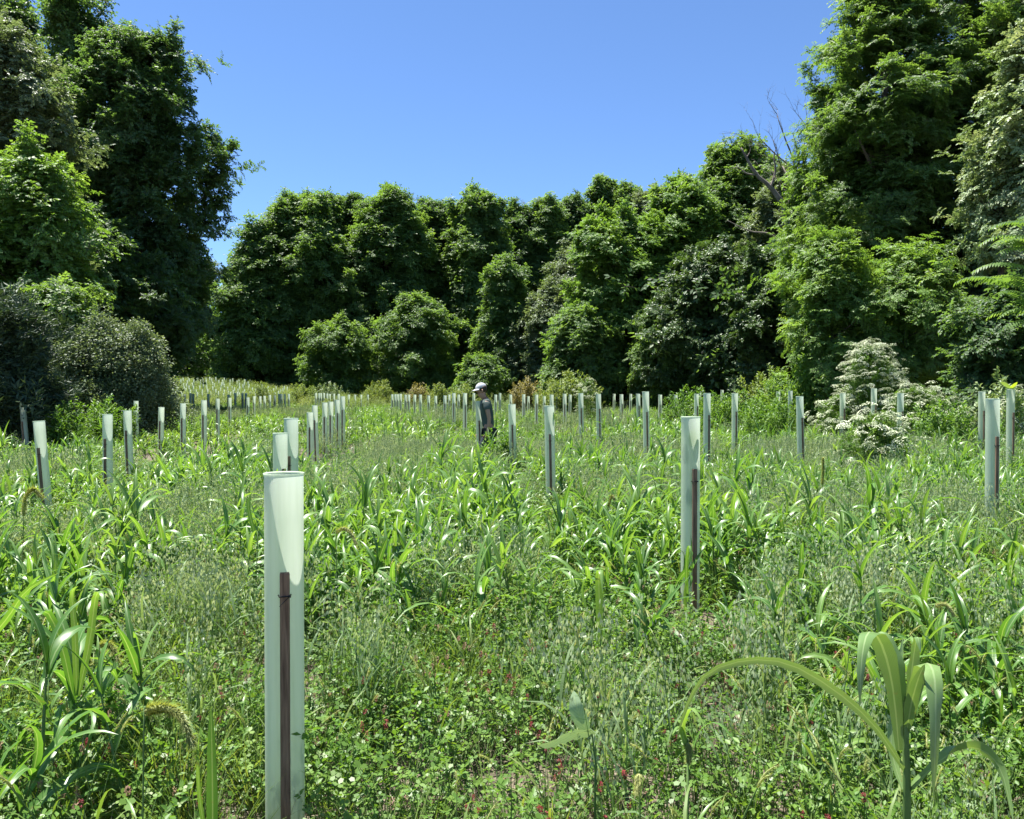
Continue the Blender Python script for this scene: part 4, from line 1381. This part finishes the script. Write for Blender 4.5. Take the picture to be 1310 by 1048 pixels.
random.seed(77)
GT = 'tree tubes standing in the field'
near = [
    (363, 605, 48.5, 'nearest big pale green tube with a dark wooden stake, reaching the bottom edge', (.0, 0), .30),
    (358.5, 554, 18, 'shorter white-green tube just behind the nearest big one', (0, 0), .7),
    (372.5, 535, 17.5, 'tube peeking out right behind the two nearest tubes in line', (0, 0), -.05),
    (883.5, 533, 23.5, 'large tube at right of centre with a green leaf glowing inside its top', (0, 0), .18),
    (61, 538, 13.6, 'leftmost large tube, leaning, with its stake in front', (-.075, 0), .1),
    (137.5, 530, 11.8, 'second large tube from the left, stake on its front', (0.0, 0), 0),
    (166, 525, 9.8, 'third large tube from the left, slim stake down its front', (-.03, 0), 0),
    (705.5, 519, 12.6, 'big tube right of the person with a leaf in its top and dark lower half', (-.02, 0), 0),
    (657, 517, 9.2, 'medium tube between the person and the big dark-bottomed tube', (-.02, 0), 0),
    (615.5, 513, 8.6, 'pale tube standing directly in front of the person', (-.03, 0), 0),
    (1270, 510, 16, 'large tube near the right edge with a reddish stake on its right', (0, 0), .05),
    (1293, 498, 9.5, 'bluish tube at the right edge with a bright leaf growing out of it', (0, 0), .1),
    (1256, 501, 7.8, 'slim bluish tube just left of the large right-edge tube', (0, 0), .1),
    (828, 501, 8.3, 'bluish tube with dark lower half left of the large leaf-filled tube', (-.02, 0), .1),
    (904.5, 503, 8.9, 'dark blue-green tube just behind the large leaf-filled tube', (0, 0), .3),
    (940, 503, 7.6, 'bluish tube standing right of the dark blue-green one', (0, 0), .2),
    (1026, 507, 9, 'shaded tube just left of the white-flowered shrubs', (-.03, 0), .2),
    (34.5, 521, 7.2, 'leftmost small tube in front of the dark evergreen shrub', (-.07, 0), 0),
    (99, 518, 5.6, 'thin tube in front of the bright leafy bush at left', (0, 0), 0),
    (142, 514, 4.3, 'tiny tube seen just above the second large left tube', (0, 0), 0),
    (174, 513, 5.8, 'small tube just right of the third large left tube', (0, 0), 0),
    (205, 521, 7.1, 'medium-small tube with dark stake near the grassy left rise', (0.02, 0), 0),
    (234, 516, 7.1, 'pale tube below the left rise, stake on its front', (0, 0), 0),
    (261, 512, 6.9, 'wide short-looking tube below the left rise', (0, 0), 0),
    (396.5, 527.5, 7.9, 'front tube of the tight row right of the nearest one, diagonal shade on it', (0, 0), .1),
    (404.8, 518.5, 7.2, 'second tube in the tight row, with a reddish leaning stake', (-.03, 0), 0),
    (415.6, 515, 6.7, 'third tube in the tight row behind the nearest one', (0, 0), 0),
    (423.2, 514, 6.4, 'fourth tube in the tight row, thin stake down its middle', (0, 0), 0),
    (431.6, 511.5, 6.2, 'fifth tube in the tight row, dark lower half', (0, 0), .2),
    (438.4, 507, 6.0, 'last tall tube closing the tight row', (0, 0), 0),
    (767, 504, 6.4, 'tube with dark lower half right of the small white-flowered shrub', (-.02, 0), .2),
    (744.5, 503, 6.3, 'pale tube in front of the small white-flowered shrub', (-.02, 0), 0),
    (594.8, 503, 5.2, 'dark blue-green tube just left of the person', (0, 0), .2),
    (580.5, 503, 4.6, 'slim pale tube with a long stake left of the person', (0, 0), 0),
    (1078, 503, 6.6, 'tube half hidden in the white flowers, left one', (0, 0), .2),
    (1118, 497, 6.8, 'tube rising from the middle of the white-flowered shrub', (0, 0), .2),
    (1152, 503, 7.6, 'tube rising from the sloping white flowers at right', (0, 0), .2),
    (1233, 498.5, 5, 'lone tube against the dark wood left of the right-edge tubes', (0, 0), .2),
    (995.5, 501, 4.9, 'left tube of the bluish pair beside the white flowers', (0, 0), .2),
    (1011, 500, 5.4, 'right tube of the bluish pair beside the white flowers', (0, 0), .2),
    (1310, 520, 6.5, 'tube cut by the right edge of the photo', (0, 0), .2),
    (278.5, 510, 5.0, 'tube with dark stake just right of the wide short-looking one', (0, 0), 0),
    (294, 509, 4.3, 'small tube below the right end of the left rise', (0, 0), 0),
]
for px, top, w, lb, lean, rz in near:
    add_tube(px, top, w, lb, GT, lean, rz=rz)

rows = [
    ('tube of the far left row under the rise', 'far left row of tree tubes under the rise',
     [(191, 511, 4.5), (198.6, 511, 4.3), (226.7, 509, 3.7), (236.5, 504, 3.4), (243, 503, 3.2), (247, 504, 3.0), (266.5, 504, 3.2), (292, 505, 3.1), (301, 503, 3), (310.5, 503, 3), (314, 503, 3),
      (317, 508.5, 4.0), (325, 507, 3.5), (332.5, 507, 3.3), (339, 506.5, 3.3), (345, 505.5, 3.2), (351, 506, 3.1), (357, 504, 3.0), (360.5, 504, 2.9), (365, 504, 2.9), (369.5, 504, 2.8)]),
    ('tube of the small far row behind the tight row', 'small far row of tree tubes behind the tight row',
     [(404, 503, 2.7), (407.6, 503, 2.6), (411, 503, 2.6), (414.5, 503, 2.6), (418, 503.5, 2.6), (422, 504, 2.7), (427, 504, 2.8), (433, 504, 2.9), (446, 505, 2.7), (454, 505, 2.7), (462, 505, 2.6), (470, 505, 2.5)]),
    ('tube of the far row left of the person', 'far row of tree tubes left of the person',
     [(502, 504.5, 3.0), (505.5, 504.5, 3.0), (509, 504.5, 3.1), (512.5, 504, 3.3), (519, 505, 3.2), (523, 505, 3.3), (530, 505, 3.5), (538, 505, 3.7), (548, 506, 3.6), (558, 506.5, 3.6), (569, 506, 4.1), (574.6, 505, 3.0),
      (586.5, 505, 3.3), (606, 503, 3.4)]),
    ('tube of the far row right of the person', 'far row of tree tubes right of the person',
     [(633.6, 505, 3.7), (639.5, 503, 3.2), (654, 505, 3.7), (670, 504.5, 4.1), (676, 507, 3.2), (686, 505, 4.3), (695.5, 507, 3.5), (706.5, 505, 4.9), (712, 505, 3.5), (723, 504, 4.7), (729, 505, 3.6), (740, 505, 3.2)]),
    ('tube along the dark wood right of centre', 'row of tree tubes along the dark wood',
     [(785.3, 504, 3.2), (795.7, 504.5, 4.4), (806.3, 504, 3.3), (817.5, 504, 5.2), (844.5, 505, 4.6), (864.5, 505, 4.6), (891, 504, 5.5), (896, 501, 3.6), (924, 499, 3.7), (944.5, 504.5, 3.6), (956, 502, 4.0), (1041, 502, 3.2)]),
]
for base_l, grp, L_ in rows:
    for i, (px, top, w) in enumerate(L_):
        add_tube(px, top, w, ORD[i] + ' ' + base_l + ', from the left', grp, (random.gauss(0, .012), random.gauss(0, .012)))

# tiny tubes in rows over the rise
k = 0
for r_ in range(8):
    Yr = 50 + r_ * 2.3
    for c_ in range(18):
        px = 202 + c_ * 8.2 + r_ * 1.2 + random.uniform(-3.5, 3.5)
        x = P(px, 500, Yr).x + r_ * .35
        if (px > 300 - r_ * 2 and r_ > 4) or px > 346:
            continue
        z = g(x, Yr)
        r = dup(proto, (x, Yr, z), 'tiny distant tree tube standing in the rows over the grassy left rise', 'tiny distant tubes on the grassy left rise')
        r.scale = (.78, .78, random.uniform(.80, .92))
        r.rotation_euler = (random.gauss(0, .015), random.gauss(0, .015), random.uniform(-.2, .2))
        k += 1


# seedlings inside or poking out of tubes
M['lime'] = leafmat('young_lime_leaf', (.26, .38, .04), (.32, .44, .05), (.38, .48, .07), trans=.45, rough=.45, spec=.4)


def seedling(px, top, w, label, leaves, zoff, mat='weed'):
    Y = .115 * FOC / w; p = P(px, top, Y); zg = g(p.x, Y)
    root = empty('seedling', (p.x, Y, zg), label, 'seedling')
    mb = MB(); tube_(mb, [Vector((0, 0, -.02)), Vector((.004, .004, .6)), Vector((0, -.005, p.z - zg + zoff))], [.005, .004, .003], 5)
    link('stem', mb.mesh('stem', [M['stem']]), root)
    for (dx, dy, dz, L, W, az, el) in leaves:
        b = MB(); b0 = Vector((0, 0, p.z - zg + dz))
        d = Vector((math.cos(az) * math.cos(el), math.sin(az) * math.cos(el), math.sin(el)))
        blade(b, [b0 + Vector((dx, dy, 0)) + d * L * f for f in (0, .2, .4, .6, .8, 1)], W, 0, .1, taper=lambda f: math.sin(max(.05, min(1, f * .85 + .15)) * PI) ** .8 + .03, side=Vector((1, .1, 0)))
        link('leaf', b.mesh('seedling_leaf', [M[mat]]), root)


seedling(883.5, 533, 23.5, 'green seedling leaf pressed inside the top of the large leaf-filled tube',
         [(.006, -.030, -.19, .12, .058, -1.5, 1.52), (-.02, .02, -.3, .16, .05, 2.0, 1.3), (.01, -.02, -.42, .12, .04, -.5, 1.45), (-.01, -.02, -.56, .12, .04, -2.4, 1.45)], -.12)
seedling(705.5, 519, 12.6, 'seedling leaves inside the top of the big dark-bottomed tube',
         [(.012, -.025, -.18, .12, .045, -1.2, 1.5), (-.01, .01, -.3, .12, .045, 2.6, 1.4)], -.1)
seedling(1293, 498, 9.5, 'bright yellow-green leaf growing out above the bluish right-edge tube',
         [(0, 0, 0.02, .17, .085, 2.7, .6), (0, 0, 0.02, .14, .075, -1.2, .7), (0, 0, -.02, .14, .06, .4, .9)], .05, 'lime')

# ============================================================ NEAR PLANTS THAT STAND OUT
bx = P(1163, 1000, 1.85)
zb = g(bx.x, 1.85)
root = empty('sorghum_plant', (bx.x, 1.85, zb), 'large corn-like grass plant with wide folded-over leaves at the lower right', 'grass plant')
off = Vector((bx.x, 1.85, zb))


def pl(px, py, Y):
    return P(px, py, Y) - off


mb = MB(); tube_(mb, [Vector((0, 0, -.03)), pl(1160, 1000, 1.85), pl(1158, 930, 1.85), pl(1156, 890, 1.86)], [.010, .009, .007, .004], 8)
link('stem', mb.mesh('stem', [M['stem']]), root)
LV = [([(1160, 990, 1.85), (1120, 930, 1.82), (1070, 885, 1.8), (1010, 850, 1.78), (955, 845, 1.78), (905, 862, 1.8), (880, 900, 1.82), (866, 945, 1.85)], .024, (0.15, -.3, 1)),
      ([(1150, 960, 1.85), (1142, 880, 1.84), (1128, 825, 1.82), (1112, 808, 1.78), (1103, 840, 1.72), (1100, 905, 1.70)], .044, (1, 0, 0)),
      ([(1155, 940, 1.85), (1150, 870, 1.86), (1138, 825, 1.88), (1120, 812, 1.90), (1128, 850, 1.93)], .036, (1, .2, 0)),
      ([(1158, 950, 1.85), (1164, 880, 1.86), (1170, 830, 1.86), (1174, 815, 1.84), (1178, 835, 1.82)], .034, (1, .3, 0)),
      ([(1160, 930, 1.85), (1172, 870, 1.84), (1186, 848, 1.80), (1196, 870, 1.74), (1197, 940, 1.71), (1194, 1020, 1.70)], .048, (1, 0, 0)),
      ([(1160, 935, 1.85), (1166, 900, 1.80), (1175, 868, 1.76), (1183, 850, 1.74)], .028, (.7, -.5, 0)),
      ([(1165, 1010, 1.85), (1210, 968, 1.80), (1250, 958, 1.74), (1280, 985, 1.70), (1296, 1050, 1.66)], .044, (.25, -.9, .6)),
      ([(1155, 1010, 1.85), (1140, 950, 1.9), (1150, 860, 1.95), (1155, 815, 1.98)], .022, (1, 0, 0))]
for cps, w, sd in LV:
    b = MB(); blade(b, curve_pts([pl(*c) for c in cps], 16), w, 0, .28, side=Vector(sd), taper=lambda f: min(1, .35 + f * 2.2) * (1 - f ** 2.6) * (1 + .05 * math.sin(f * 23)) + .02, wave=.16)
    link('leaf', b.mesh('wide_leaf', [M['sorghum']]), root)

# broad-leaved weed with two pale leaves
q = P(760, 960, 2.25); zb = g(q.x, 2.25); off = Vector((q.x, 2.25, zb))
root = empty('broadleaf_weed', tuple(off), 'weed with two big pale wavy leaves low in the middle of the clover', 'weed')
mb = MB(); tube_(mb, [Vector((0, 0, 0)), pl(762, 975, 2.25), pl(757, 935, 2.25)], [.004, .0035, .002], 5)
link('stem', mb.mesh('stem', [M['stem']]), root)
for cps, w, sd in [([(758, 940, 2.25), (745, 937, 2.22), (722, 941, 2.18), (704, 950, 2.15), (690, 953, 2.13)], .064, (.1, -.8, .8)),
                   ([(752, 938, 2.28), (744, 922, 2.27), (737, 903, 2.27), (734, 884, 2.29)], .046, (1, -.3, .1))]:
    b = MB(); blade(b, curve_pts([pl(*c) for c in cps], 17), w, 0, .22, side=Vector(sd), taper=lambda f: (math.sin(max(.05, min(1, f * .92 + .08)) * PI) ** .9) * (1 + .03 * math.sin(f * 31)) + .03, wave=.08)
    link('leaf', b.mesh('pale_leaf', [M['pale_leaf']]), root)


def single_blades(name, label, base, blades, mat='grass', cat='grass plant', group=None):
    q = P(*base); zb = g(q.x, base[2])
    global off
    off = Vector((q.x, base[2], zb))
    root = empty(name, tuple(off), label, cat, group)
    mb = MB(); top = pl(*blades[0][0][0])
    tube_(mb, [Vector((0, 0, -.02)), top * .5, top], [.005, .0045, .003], 5)
    link('stem', mb.mesh('stem', [M['stem']]), root)
    for cps, w, sd in blades:
        b = MB(); blade(b, curve_pts([pl(*c) for c in cps], 11), w, 0, .25, side=Vector(sd) if sd else None, wave=.05)
        link('leaf', b.mesh('grass_leaf', [M[mat]]), root)
    return root


single_blades('tall_grass_plant', 'single dark upright broad blade standing at the bottom left', (270, 1040, 2.0),
              [([(272, 1100, 2.0), (272, 1020, 2.0), (271, 950, 2.0), (270, 905, 2.0)], .030, (1, 0, 0)), ([(272, 1100, 2.0), (258, 1040, 2.0), (253, 980, 1.98), (255, 940, 1.95)], .012, (1, 0, 0))])
single_blades('tall_grass_plant', 'clump of drooping bright blades by the lower left corner', (95, 960, 2.75),
              [([(95, 900, 2.75), (80, 830, 2.72), (62, 785, 2.7), (45, 790, 2.65), (36, 830, 2.6)], .028, (.6, .6, 0)),
               ([(98, 890, 2.75), (96, 810, 2.75), (92, 760, 2.75), (100, 750, 2.7)], .022, (1, .2, 0)),
               ([(100, 890, 2.75), (115, 820, 2.75), (122, 765, 2.75), (130, 758, 2.7), (132, 790, 2.65)], .026, (1, .2, 0)),
               ([(95, 900, 2.75), (60, 850, 2.7), (30, 850, 2.65), (0, 890, 2.6)], .020, None),
               ([(100, 900, 2.75), (135, 850, 2.7), (165, 830, 2.65), (205, 820, 2.6)], .016, None),
               ([(95, 930, 2.75), (80, 900, 2.7), (72, 930, 2.6), (66, 1000, 2.5)], .024, (1, 0, 0)),
               ([(100, 930, 2.75), (112, 905, 2.7), (120, 920, 2.6), (105, 980, 2.5)], .022, (1, 0, 0)),
               ([(100, 930, 2.75), (140, 870, 2.8), (150, 830, 2.85)], .018, (1, 0, 0))])
single_blades('tall_grass_plant', 'long pale blade slanting up at the left edge of the photo', (-20, 850, 3.1),
              [([(-15, 820, 3.1), (10, 790, 3.05), (35, 755, 3.0), (75, 733, 2.95)], .030, (.3, -.5, .8)), ([(-15, 820, 3.1), (-30, 760, 3.1), (-40, 720, 3.0)], .02, None)])
single_blades('tall_grass_plant', 'plant with one pale folded blade standing upright right of centre', (768, 850, 3.6),
              [([(768, 820, 3.6), (767, 780, 3.6), (766, 735, 3.6), (769, 731, 3.55), (771, 760, 3.5)], .036, (1, 0, 0)),
               ([(768, 830, 3.6), (745, 760, 3.6), (755, 735, 3.6), (770, 745, 3.6)], .012, (1, .5, 0)),
               ([(768, 830, 3.6), (780, 790, 3.6), (800, 770, 3.55), (820, 790, 3.5)], .014, None)])
single_blades('tall_grass_plant', 'bright blade folded over at the foot of the large leaf-filled tube', (882, 790, 4.7),
              [([(880, 770, 4.8), (878, 735, 4.75), (880, 702, 4.7), (884, 702, 4.65), (886, 740, 4.6)], .022, (1, 0, 0)),
               ([(878, 790, 4.7), (876, 760, 4.7), (879, 742, 4.7)], .02, (1, 0, 0)), ([(884, 800, 4.7), (905, 770, 4.7), (915, 745, 4.7)], .024, (1, 0, 0))])
single_blades('tall_grass_plant', 'thin arching blades beside the clump in the lower middle', (880, 980, 2.2),
              [([(880, 960, 2.2), (872, 930, 2.2), (885, 905, 2.15), (905, 935, 2.1)], .020, (.8, .3, 0)), ([(882, 970, 2.2), (900, 930, 2.2), (925, 930, 2.15), (955, 975, 2.1)], .014, None),
               ([(882, 970, 2.2), (870, 930, 2.2), (860, 940, 2.15)], .014, (1, 0, 0))])
single_blades('tall_grass_plant', 'bright grass plant standing left of the nearest tube halfway up', (325, 700, 5.0),
              [([(330, 680, 5), (345, 640, 5), (362, 628, 4.9), (380, 640, 4.8)], .03, None), ([(328, 690, 5), (318, 650, 5), (322, 630, 5)], .028, (1, 0, 0))])

# grass plants built leaf by leaf in the near field
LEAFS = []
for i in range(6):
    random.seed(500 + i); b = MB()
    blade(b, arch((0, 0, 0), 0, rv(.28, .42), rv(.85, 1.2), rv(1.9, 3.3), 10), rv(.016, .026), 0, .3, twist=rv(-.5, .5), wave=.1)
    LEAFS.append(b.mesh('grass_leaf', [M['grass']]))
sb = MB(); tube_(sb, [Vector((0, 0, -.02)), Vector((.01, 0, .25)), Vector((0, .01, .5))], [.005, .0045, .002], 5)
STEM = sb.mesh('grass_stem', [M['stem']])


def leafy_plant(loc, sc):
    root = empty('broad_leaved_grass', loc, 'bright broad-leaved grass plant arching over the clover in the near field', 'grass plant', 'broad-leaved grass plants in the near field')
    root.scale = (sc,) * 3; root.rotation_euler.z = rv(0, 6.28)
    link('stem', STEM, root)
    az = rv(0, 6.28)
    for k in range(7):
        az += PI + rv(-.6, .6)
        o = link('leaf', LEAFS[random.randrange(6)], root, (0, 0, .06 + .44 * k / 6.5))
        o.rotation_euler = (rv(-.12, .12), rv(-.5, .1) if k > 4 else rv(-.2, .15), az)
    return root


random.seed(606)
SP = [(60, 880, .8), (150, 850, .75), (20, 950, .7), (310, 930, .5), (205, 790, .6), (600, 700, .8), (560, 690, .8), (500, 720, .8), (640, 720, .75), (690, 735, .7), (720, 810, .6), (740, 860, .55), (700, 850, .5),
      (450, 735, .7), (520, 660, .8), (790, 690, .8), (960, 750, .75), (1000, 740, .8), (1040, 770, .75), (1090, 760, .8), (1150, 740, .9), (1200, 720, .9), (1250, 740, .9), (1290, 760, .85), (1020, 820, .7), (1060, 830, .6),
      (930, 800, .7), (1230, 800, .8), (1290, 850, .7), (1120, 720, .85), (980, 690, .9), (890, 950, .5), (1050, 700, .9), (660, 660, .85), (610, 640, .9), (420, 900, .35), (245, 890, .45), (1180, 690, .9), (1230, 680, .9), (20, 800, .7)]
for px, py, sc in SP:
    # top of the plant is at about .5*sc; find the depth where that top shows at py
    h = .5 * sc
    Y = (CAMZ - h) * FOC / (py - 510)
    x = P(px, py, Y).x
    leafy_plant((x, Y, g(x, Y)), sc)


# foxtail heads that stand out
def foxtail(px_pts, Y, rad, label, base_px):
    q = P(base_px[0], base_px[1], Y); zb = g(q.x, Y)
    o3 = Vector((q.x, Y, zb))
    root = empty('foxtail', tuple(o3), label, 'foxtail grass', 'foxtail heads nodding in the near field')
    c = curve_pts([P(a, b, Y - .01 * i) - o3 for i, (a, b) in enumerate(px_pts)], 12)
    mb = MB(); foxtail_head(mb, c, rad, 760, 0, rad * 1.5)
    link('seed_head', mb.mesh('seed_head', [M['foxtail']]), root)
    mb = MB(); tube_(mb, curve_pts([Vector((0, 0, -.02)), Vector((c[0].x * .4, 0, c[0].z * .6)), c[0] + (c[0] - c[1]) * .3, c[0]], 8), [.0022] * 8, 4)
    link('stem', mb.mesh('stem', [M['stem']]), root)
    b = MB(); blade(b, arch((c[0].x * .2, 0, c[0].z * .4), rv(0, 6.28), .22, 1.1, 1.8, 8), .011, 0)
    link('leaf', b.mesh('leaf', [M['grass']]), root)


random.seed(55)
foxtail([(186, 910), (210, 906), (232, 918), (246, 955)], 2.0, .016, 'large bristly foxtail head arching over at the lower left', (180, 1040))
foxtail([(30, 660), (33, 635), (43, 626), (52, 636)], 4.6, .018, 'pale foxtail head curling over beside the leaning left tube', (28, 720))
foxtail([(128, 826), (138, 824), (146, 832), (150, 845)], 2.8, .011, 'short foxtail head nodding in the lower left clump', (120, 900))
foxtail([(430, 682), (440, 676), (450, 684), (455, 696)], 4.4, .014, 'foxtail head drooping right of the nearest tube', (432, 740))
foxtail([(1196, 776), (1210, 774), (1220, 788)], 3.4, .011, 'short foxtail head beneath the right-hand broad grass', (1190, 840))
foxtail([(1052, 620), (1053, 600), (1053, 586)], 6.0, .014, 'upright foxtail head left of the white flowers', (1052, 660))
foxtail([(880, 950), (882, 962), (881, 975)], 2.2, .010, 'small green foxtail head low beside the thin arching blades', (880, 1010))
foxtail([(818, 990), (817, 1002), (815, 1014)], 2.1, .010, 'small hanging foxtail head at the bottom right of the clover', (820, 1040))
foxtail([(778, 648), (783, 634), (786, 640)], 6.2, .014, 'tiny upright foxtail head right of the big dark-bottomed tube', (778, 680))

# ============================================================ PERSON
def skin_body(name, verts, edges, radii, mat, parent, loc=(0, 0, 0), sub=2, root_i=0):
    me = bpy.data.meshes.new(name); me.from_pydata([tuple(v) for v in verts], edges, [])
    me.materials.append(mat)
    o = link(name, me, parent, loc)
    md = o.modifiers.new('skin', 'SKIN'); md.use_smooth_shade = True
    if not me.skin_vertices:
        me.skin_vertices.new()
    for i, r in enumerate(radii):
        r = r if isinstance(r, tuple) else (r, r)
        me.skin_vertices[0].data[i].radius = r
        me.skin_vertices[0].data[i].use_root = (i == root_i)
    s_ = o.modifiers.new('sub', 'SUBSURF'); s_.levels = sub; s_.render_levels = sub
    return o


YP = 13.7
pc = P(625, 520, YP); zp = g(pc.x, YP)
man = empty('person', (pc.x, YP, zp), 'person in a pale cap and grey-green T-shirt walking among the tubes, looking down', 'person')
man.rotation_euler.z = math.radians(8); man.scale = (.95,) * 3
# faces -X; pelvis at origin
V = {}
names = []


def jv(n, x, y, z, r):
    V[n] = len(names); names.append((Vector((x, y, z)), r))


jv('pelvis', 0, 0, .95, (.13, .105)); jv('waist', -.01, 0, 1.08, (.12, .095)); jv('chest', -.04, 0, 1.30, (.14, .115)); jv('upper', -.06, 0, 1.42, (.115, .09))
jv('neck', -.085, 0, 1.50, .05); jv('head0', -.115, 0, 1.57, .065); jv('head1', -.135, 0, 1.655, (.083, .095)); jv('head2', -.125, 0, 1.715, (.07, .08))
jv('chin', -.20, 0, 1.575, .026); jv('nose', -.242, 0, 1.628, .013)
for s_, nm in ((-1, 'a'), (1, 'b')):
    jv('sh' + nm, -.055, s_ * .17, 1.425, .055)
    jv('up' + nm, -.04 + (0 if s_ < 0 else -.02), s_ * .215, 1.28, .047)
    jv('el' + nm, -.01 if s_ < 0 else -.06, s_ * .235, 1.13, .038)
    jv('fo' + nm, -.03 if s_ < 0 else -.10, s_ * .235, 1.00, .032)
    jv('wr' + nm, -.05 if s_ < 0 else -.14, s_ * .225, .90, .025)
    jv('pa' + nm, -.065 if s_ < 0 else -.16, s_ * .215, .845, (.034, .02))
    for i, (dx, dz) in enumerate(((.028, -.075), (.008, -.085), (-.012, -.08), (-.03, -.065))):
        x0 = -.065 if s_ < 0 else -.16
        jv('fi%d' % i + nm, x0 + dx * .7 - .005, s_ * .212, .845 + dz * .6, .0095)
        jv('fj%d' % i + nm, x0 + dx - .018, s_ * .20, .845 + dz, .0085)
    jv('th' + nm, (-.065 if s_ < 0 else -.16) - .045, s_ * .20, .845 - .01, .011)
    jv('tk' + nm, (-.065 if s_ < 0 else -.16) - .055, s_ * .19, .845 - .045, .0095)
    f_ = -.20 if s_ < 0 else .14
    jv('hip' + nm, 0, s_ * .09, .88, .095)
    jv('thi' + nm, f_ * .45, s_ * .095, .68, .08)
    jv('kn' + nm, f_ * .85, s_ * .095, .49, .058)
    jv('ca' + nm, f_ * .85 + .03, s_ * .095, .32, .054)
    jv('an' + nm, f_ * .9 + .06, s_ * .095, .10, .038)
    jv('he' + nm, f_ * .9 + .07, s_ * .095, .05, .036)
    jv('to' + nm, f_ * .9 - .10, s_ * .10, .035, (.035, .03))
E = [('pelvis', 'waist'), ('waist', 'chest'), ('chest', 'upper'), ('upper', 'neck'), ('neck', 'head0'), ('head0', 'head1'), ('head1', 'head2'), ('head0', 'chin'), ('head1', 'nose')]
for nm in 'ab':
    E += [('upper', 'sh' + nm), ('sh' + nm, 'up' + nm), ('up' + nm, 'el' + nm), ('el' + nm, 'fo' + nm), ('fo' + nm, 'wr' + nm), ('wr' + nm, 'pa' + nm)]
    for i in range(4):
        E += [('pa' + nm, 'fi%d' % i + nm), ('fi%d' % i + nm, 'fj%d' % i + nm)]
    E += [('pa' + nm, 'th' + nm), ('th' + nm, 'tk' + nm)]
    E += [('pelvis', 'hip' + nm), ('hip' + nm, 'thi' + nm), ('thi' + nm, 'kn' + nm), ('kn' + nm, 'ca' + nm), ('ca' + nm, 'an' + nm), ('an' + nm, 'he' + nm), ('he' + nm, 'to' + nm)]
skin_body('body', [v for v, r in names], [(V[a], V[b]) for a, b in E], [r for v, r in names], M['skin'], man)


def garment(name, joints, edges, grow, mat, over={}):
    ids = {j: i for i, j in enumerate(joints)}
    vs = [over.get(j, (names[V[j]][0], None))[0] for j in joints]
    rs = []
    for j in joints:
        r = over[j][1] if j in over else names[V[j]][1]
        r = r if isinstance(r, tuple) else (r, r)
        rs.append((r[0] + grow, r[1] + grow))
    skin_body(name, vs, [(ids[a], ids[b]) for a, b in edges], rs, mat, man)


garment('t_shirt', ['pelvis', 'waist', 'chest', 'upper', 'neck', 'sha', 'upa', 'shb', 'upb'],
        [('pelvis', 'waist'), ('waist', 'chest'), ('chest', 'upper'), ('upper', 'neck'), ('upper', 'sha'), ('sha', 'upa'), ('upper', 'shb'), ('shb', 'upb')], .020, M['shirt'],
        {'neck': (Vector((-.08, 0, 1.465)), .05)})
garment('trousers', ['pelvis', 'hipa', 'thia', 'kna', 'caa', 'ana', 'hipb', 'thib', 'knb', 'cab', 'anb'],
        [('pelvis', 'hipa'), ('hipa', 'thia'), ('thia', 'kna'), ('kna', 'caa'), ('caa', 'ana'), ('pelvis', 'hipb'), ('hipb', 'thib'), ('thib', 'knb'), ('knb', 'cab'), ('cab', 'anb')], .014, M['trousers'],
        {'pelvis': (Vector((0, 0, .93)), (.125, .10))})
for nm in 'ab':
    garment('boot', ['an' + nm, 'he' + nm, 'to' + nm], [('an' + nm, 'he' + nm), ('he' + nm, 'to' + nm)], .012, M['boot'])
# cap: dome with brim, tipped forward
mb = MB(); hc = Vector((-.135, 0, 1.69)); n = 20
tilt = Matrix.Rotation(math.radians(-16), 3, 'Y')
vs, fs = [], []
for i in range(7):
    e = i / 6 * PI / 2
    for k in range(n):
        w = 2 * PI * k / n
        vs.append(hc + tilt @ Vector((math.cos(w) * .104 * math.cos(e), math.sin(w) * .088 * math.cos(e), .095 * math.sin(e) - .005)))
for i in range(6):
    for k in range(n):
        k2 = (k + 1) % n; fs.append((i * n + k, i * n + k2, (i + 1) * n + k2, (i + 1) * n + k))
mb.add(vs, fs)
cap_o = link('cap', mb.mesh('cap', [M['cap']]), man)
cap_o.modifiers.new('cloth', 'SOLIDIFY').thickness = .004
mb = MB(); vs, fs = [], []
for i in range(5):
    for k in range(9):
        w = PI + (k / 8 - .5) * 2.3
        r = .098 + .075 * i / 4 * math.cos((k / 8 - .5) * 1.9)
        vs.append(hc + tilt @ Vector((math.cos(w) * r, math.sin(w) * r * .88, -.002 - .018 * (i / 4) ** 2 - .012 * abs(k / 4 - 1) ** 2)))
for i in range(4):
    for k in range(8):
        a = i * 9 + k; fs.append((a, a + 1, a + 10, a + 9))
mb.add(vs, fs)
br_o = link('brim', mb.mesh('brim', [M['cap']]), cap_o)
br_o.modifiers.new('board', 'SOLIDIFY').thickness = .004
# short hair at the back of the head, ears and eyes
mb = MB()
tube_(mb, [hc + Vector((.03, 0, -.075)), hc + Vector((.03, 0, -.045)), hc + Vector((.02, 0, -.01)), hc + Vector((.01, 0, .02))], [.06, .082, .090, .084], 14)
link('hair', mb.mesh('hair', [M['hair']]), man)
for s_ in (-1, 1):
    mb = MB(); c = Vector((-.125, s_ * .088, 1.63))
    tube_(mb, [c + Vector((0, 0, -.028)), c + Vector((.005, s_ * .008, -.01)), c + Vector((.006, s_ * .012, .012)), c + Vector((0, s_ * .006, .028))], [.006, .011, .013, .007], 8)
    link('ear', mb.mesh('ear', [M['skin']]), man)
    mb = MB(); c = Vector((-.212, s_ * .032, 1.645))
    tube_(mb, [c + Vector((0, -.010, 0)), c, c + Vector((0, .010, 0))], [.003, .0075, .003], 8)
    link('eye', mb.mesh('eye', [M['hair']]), man)
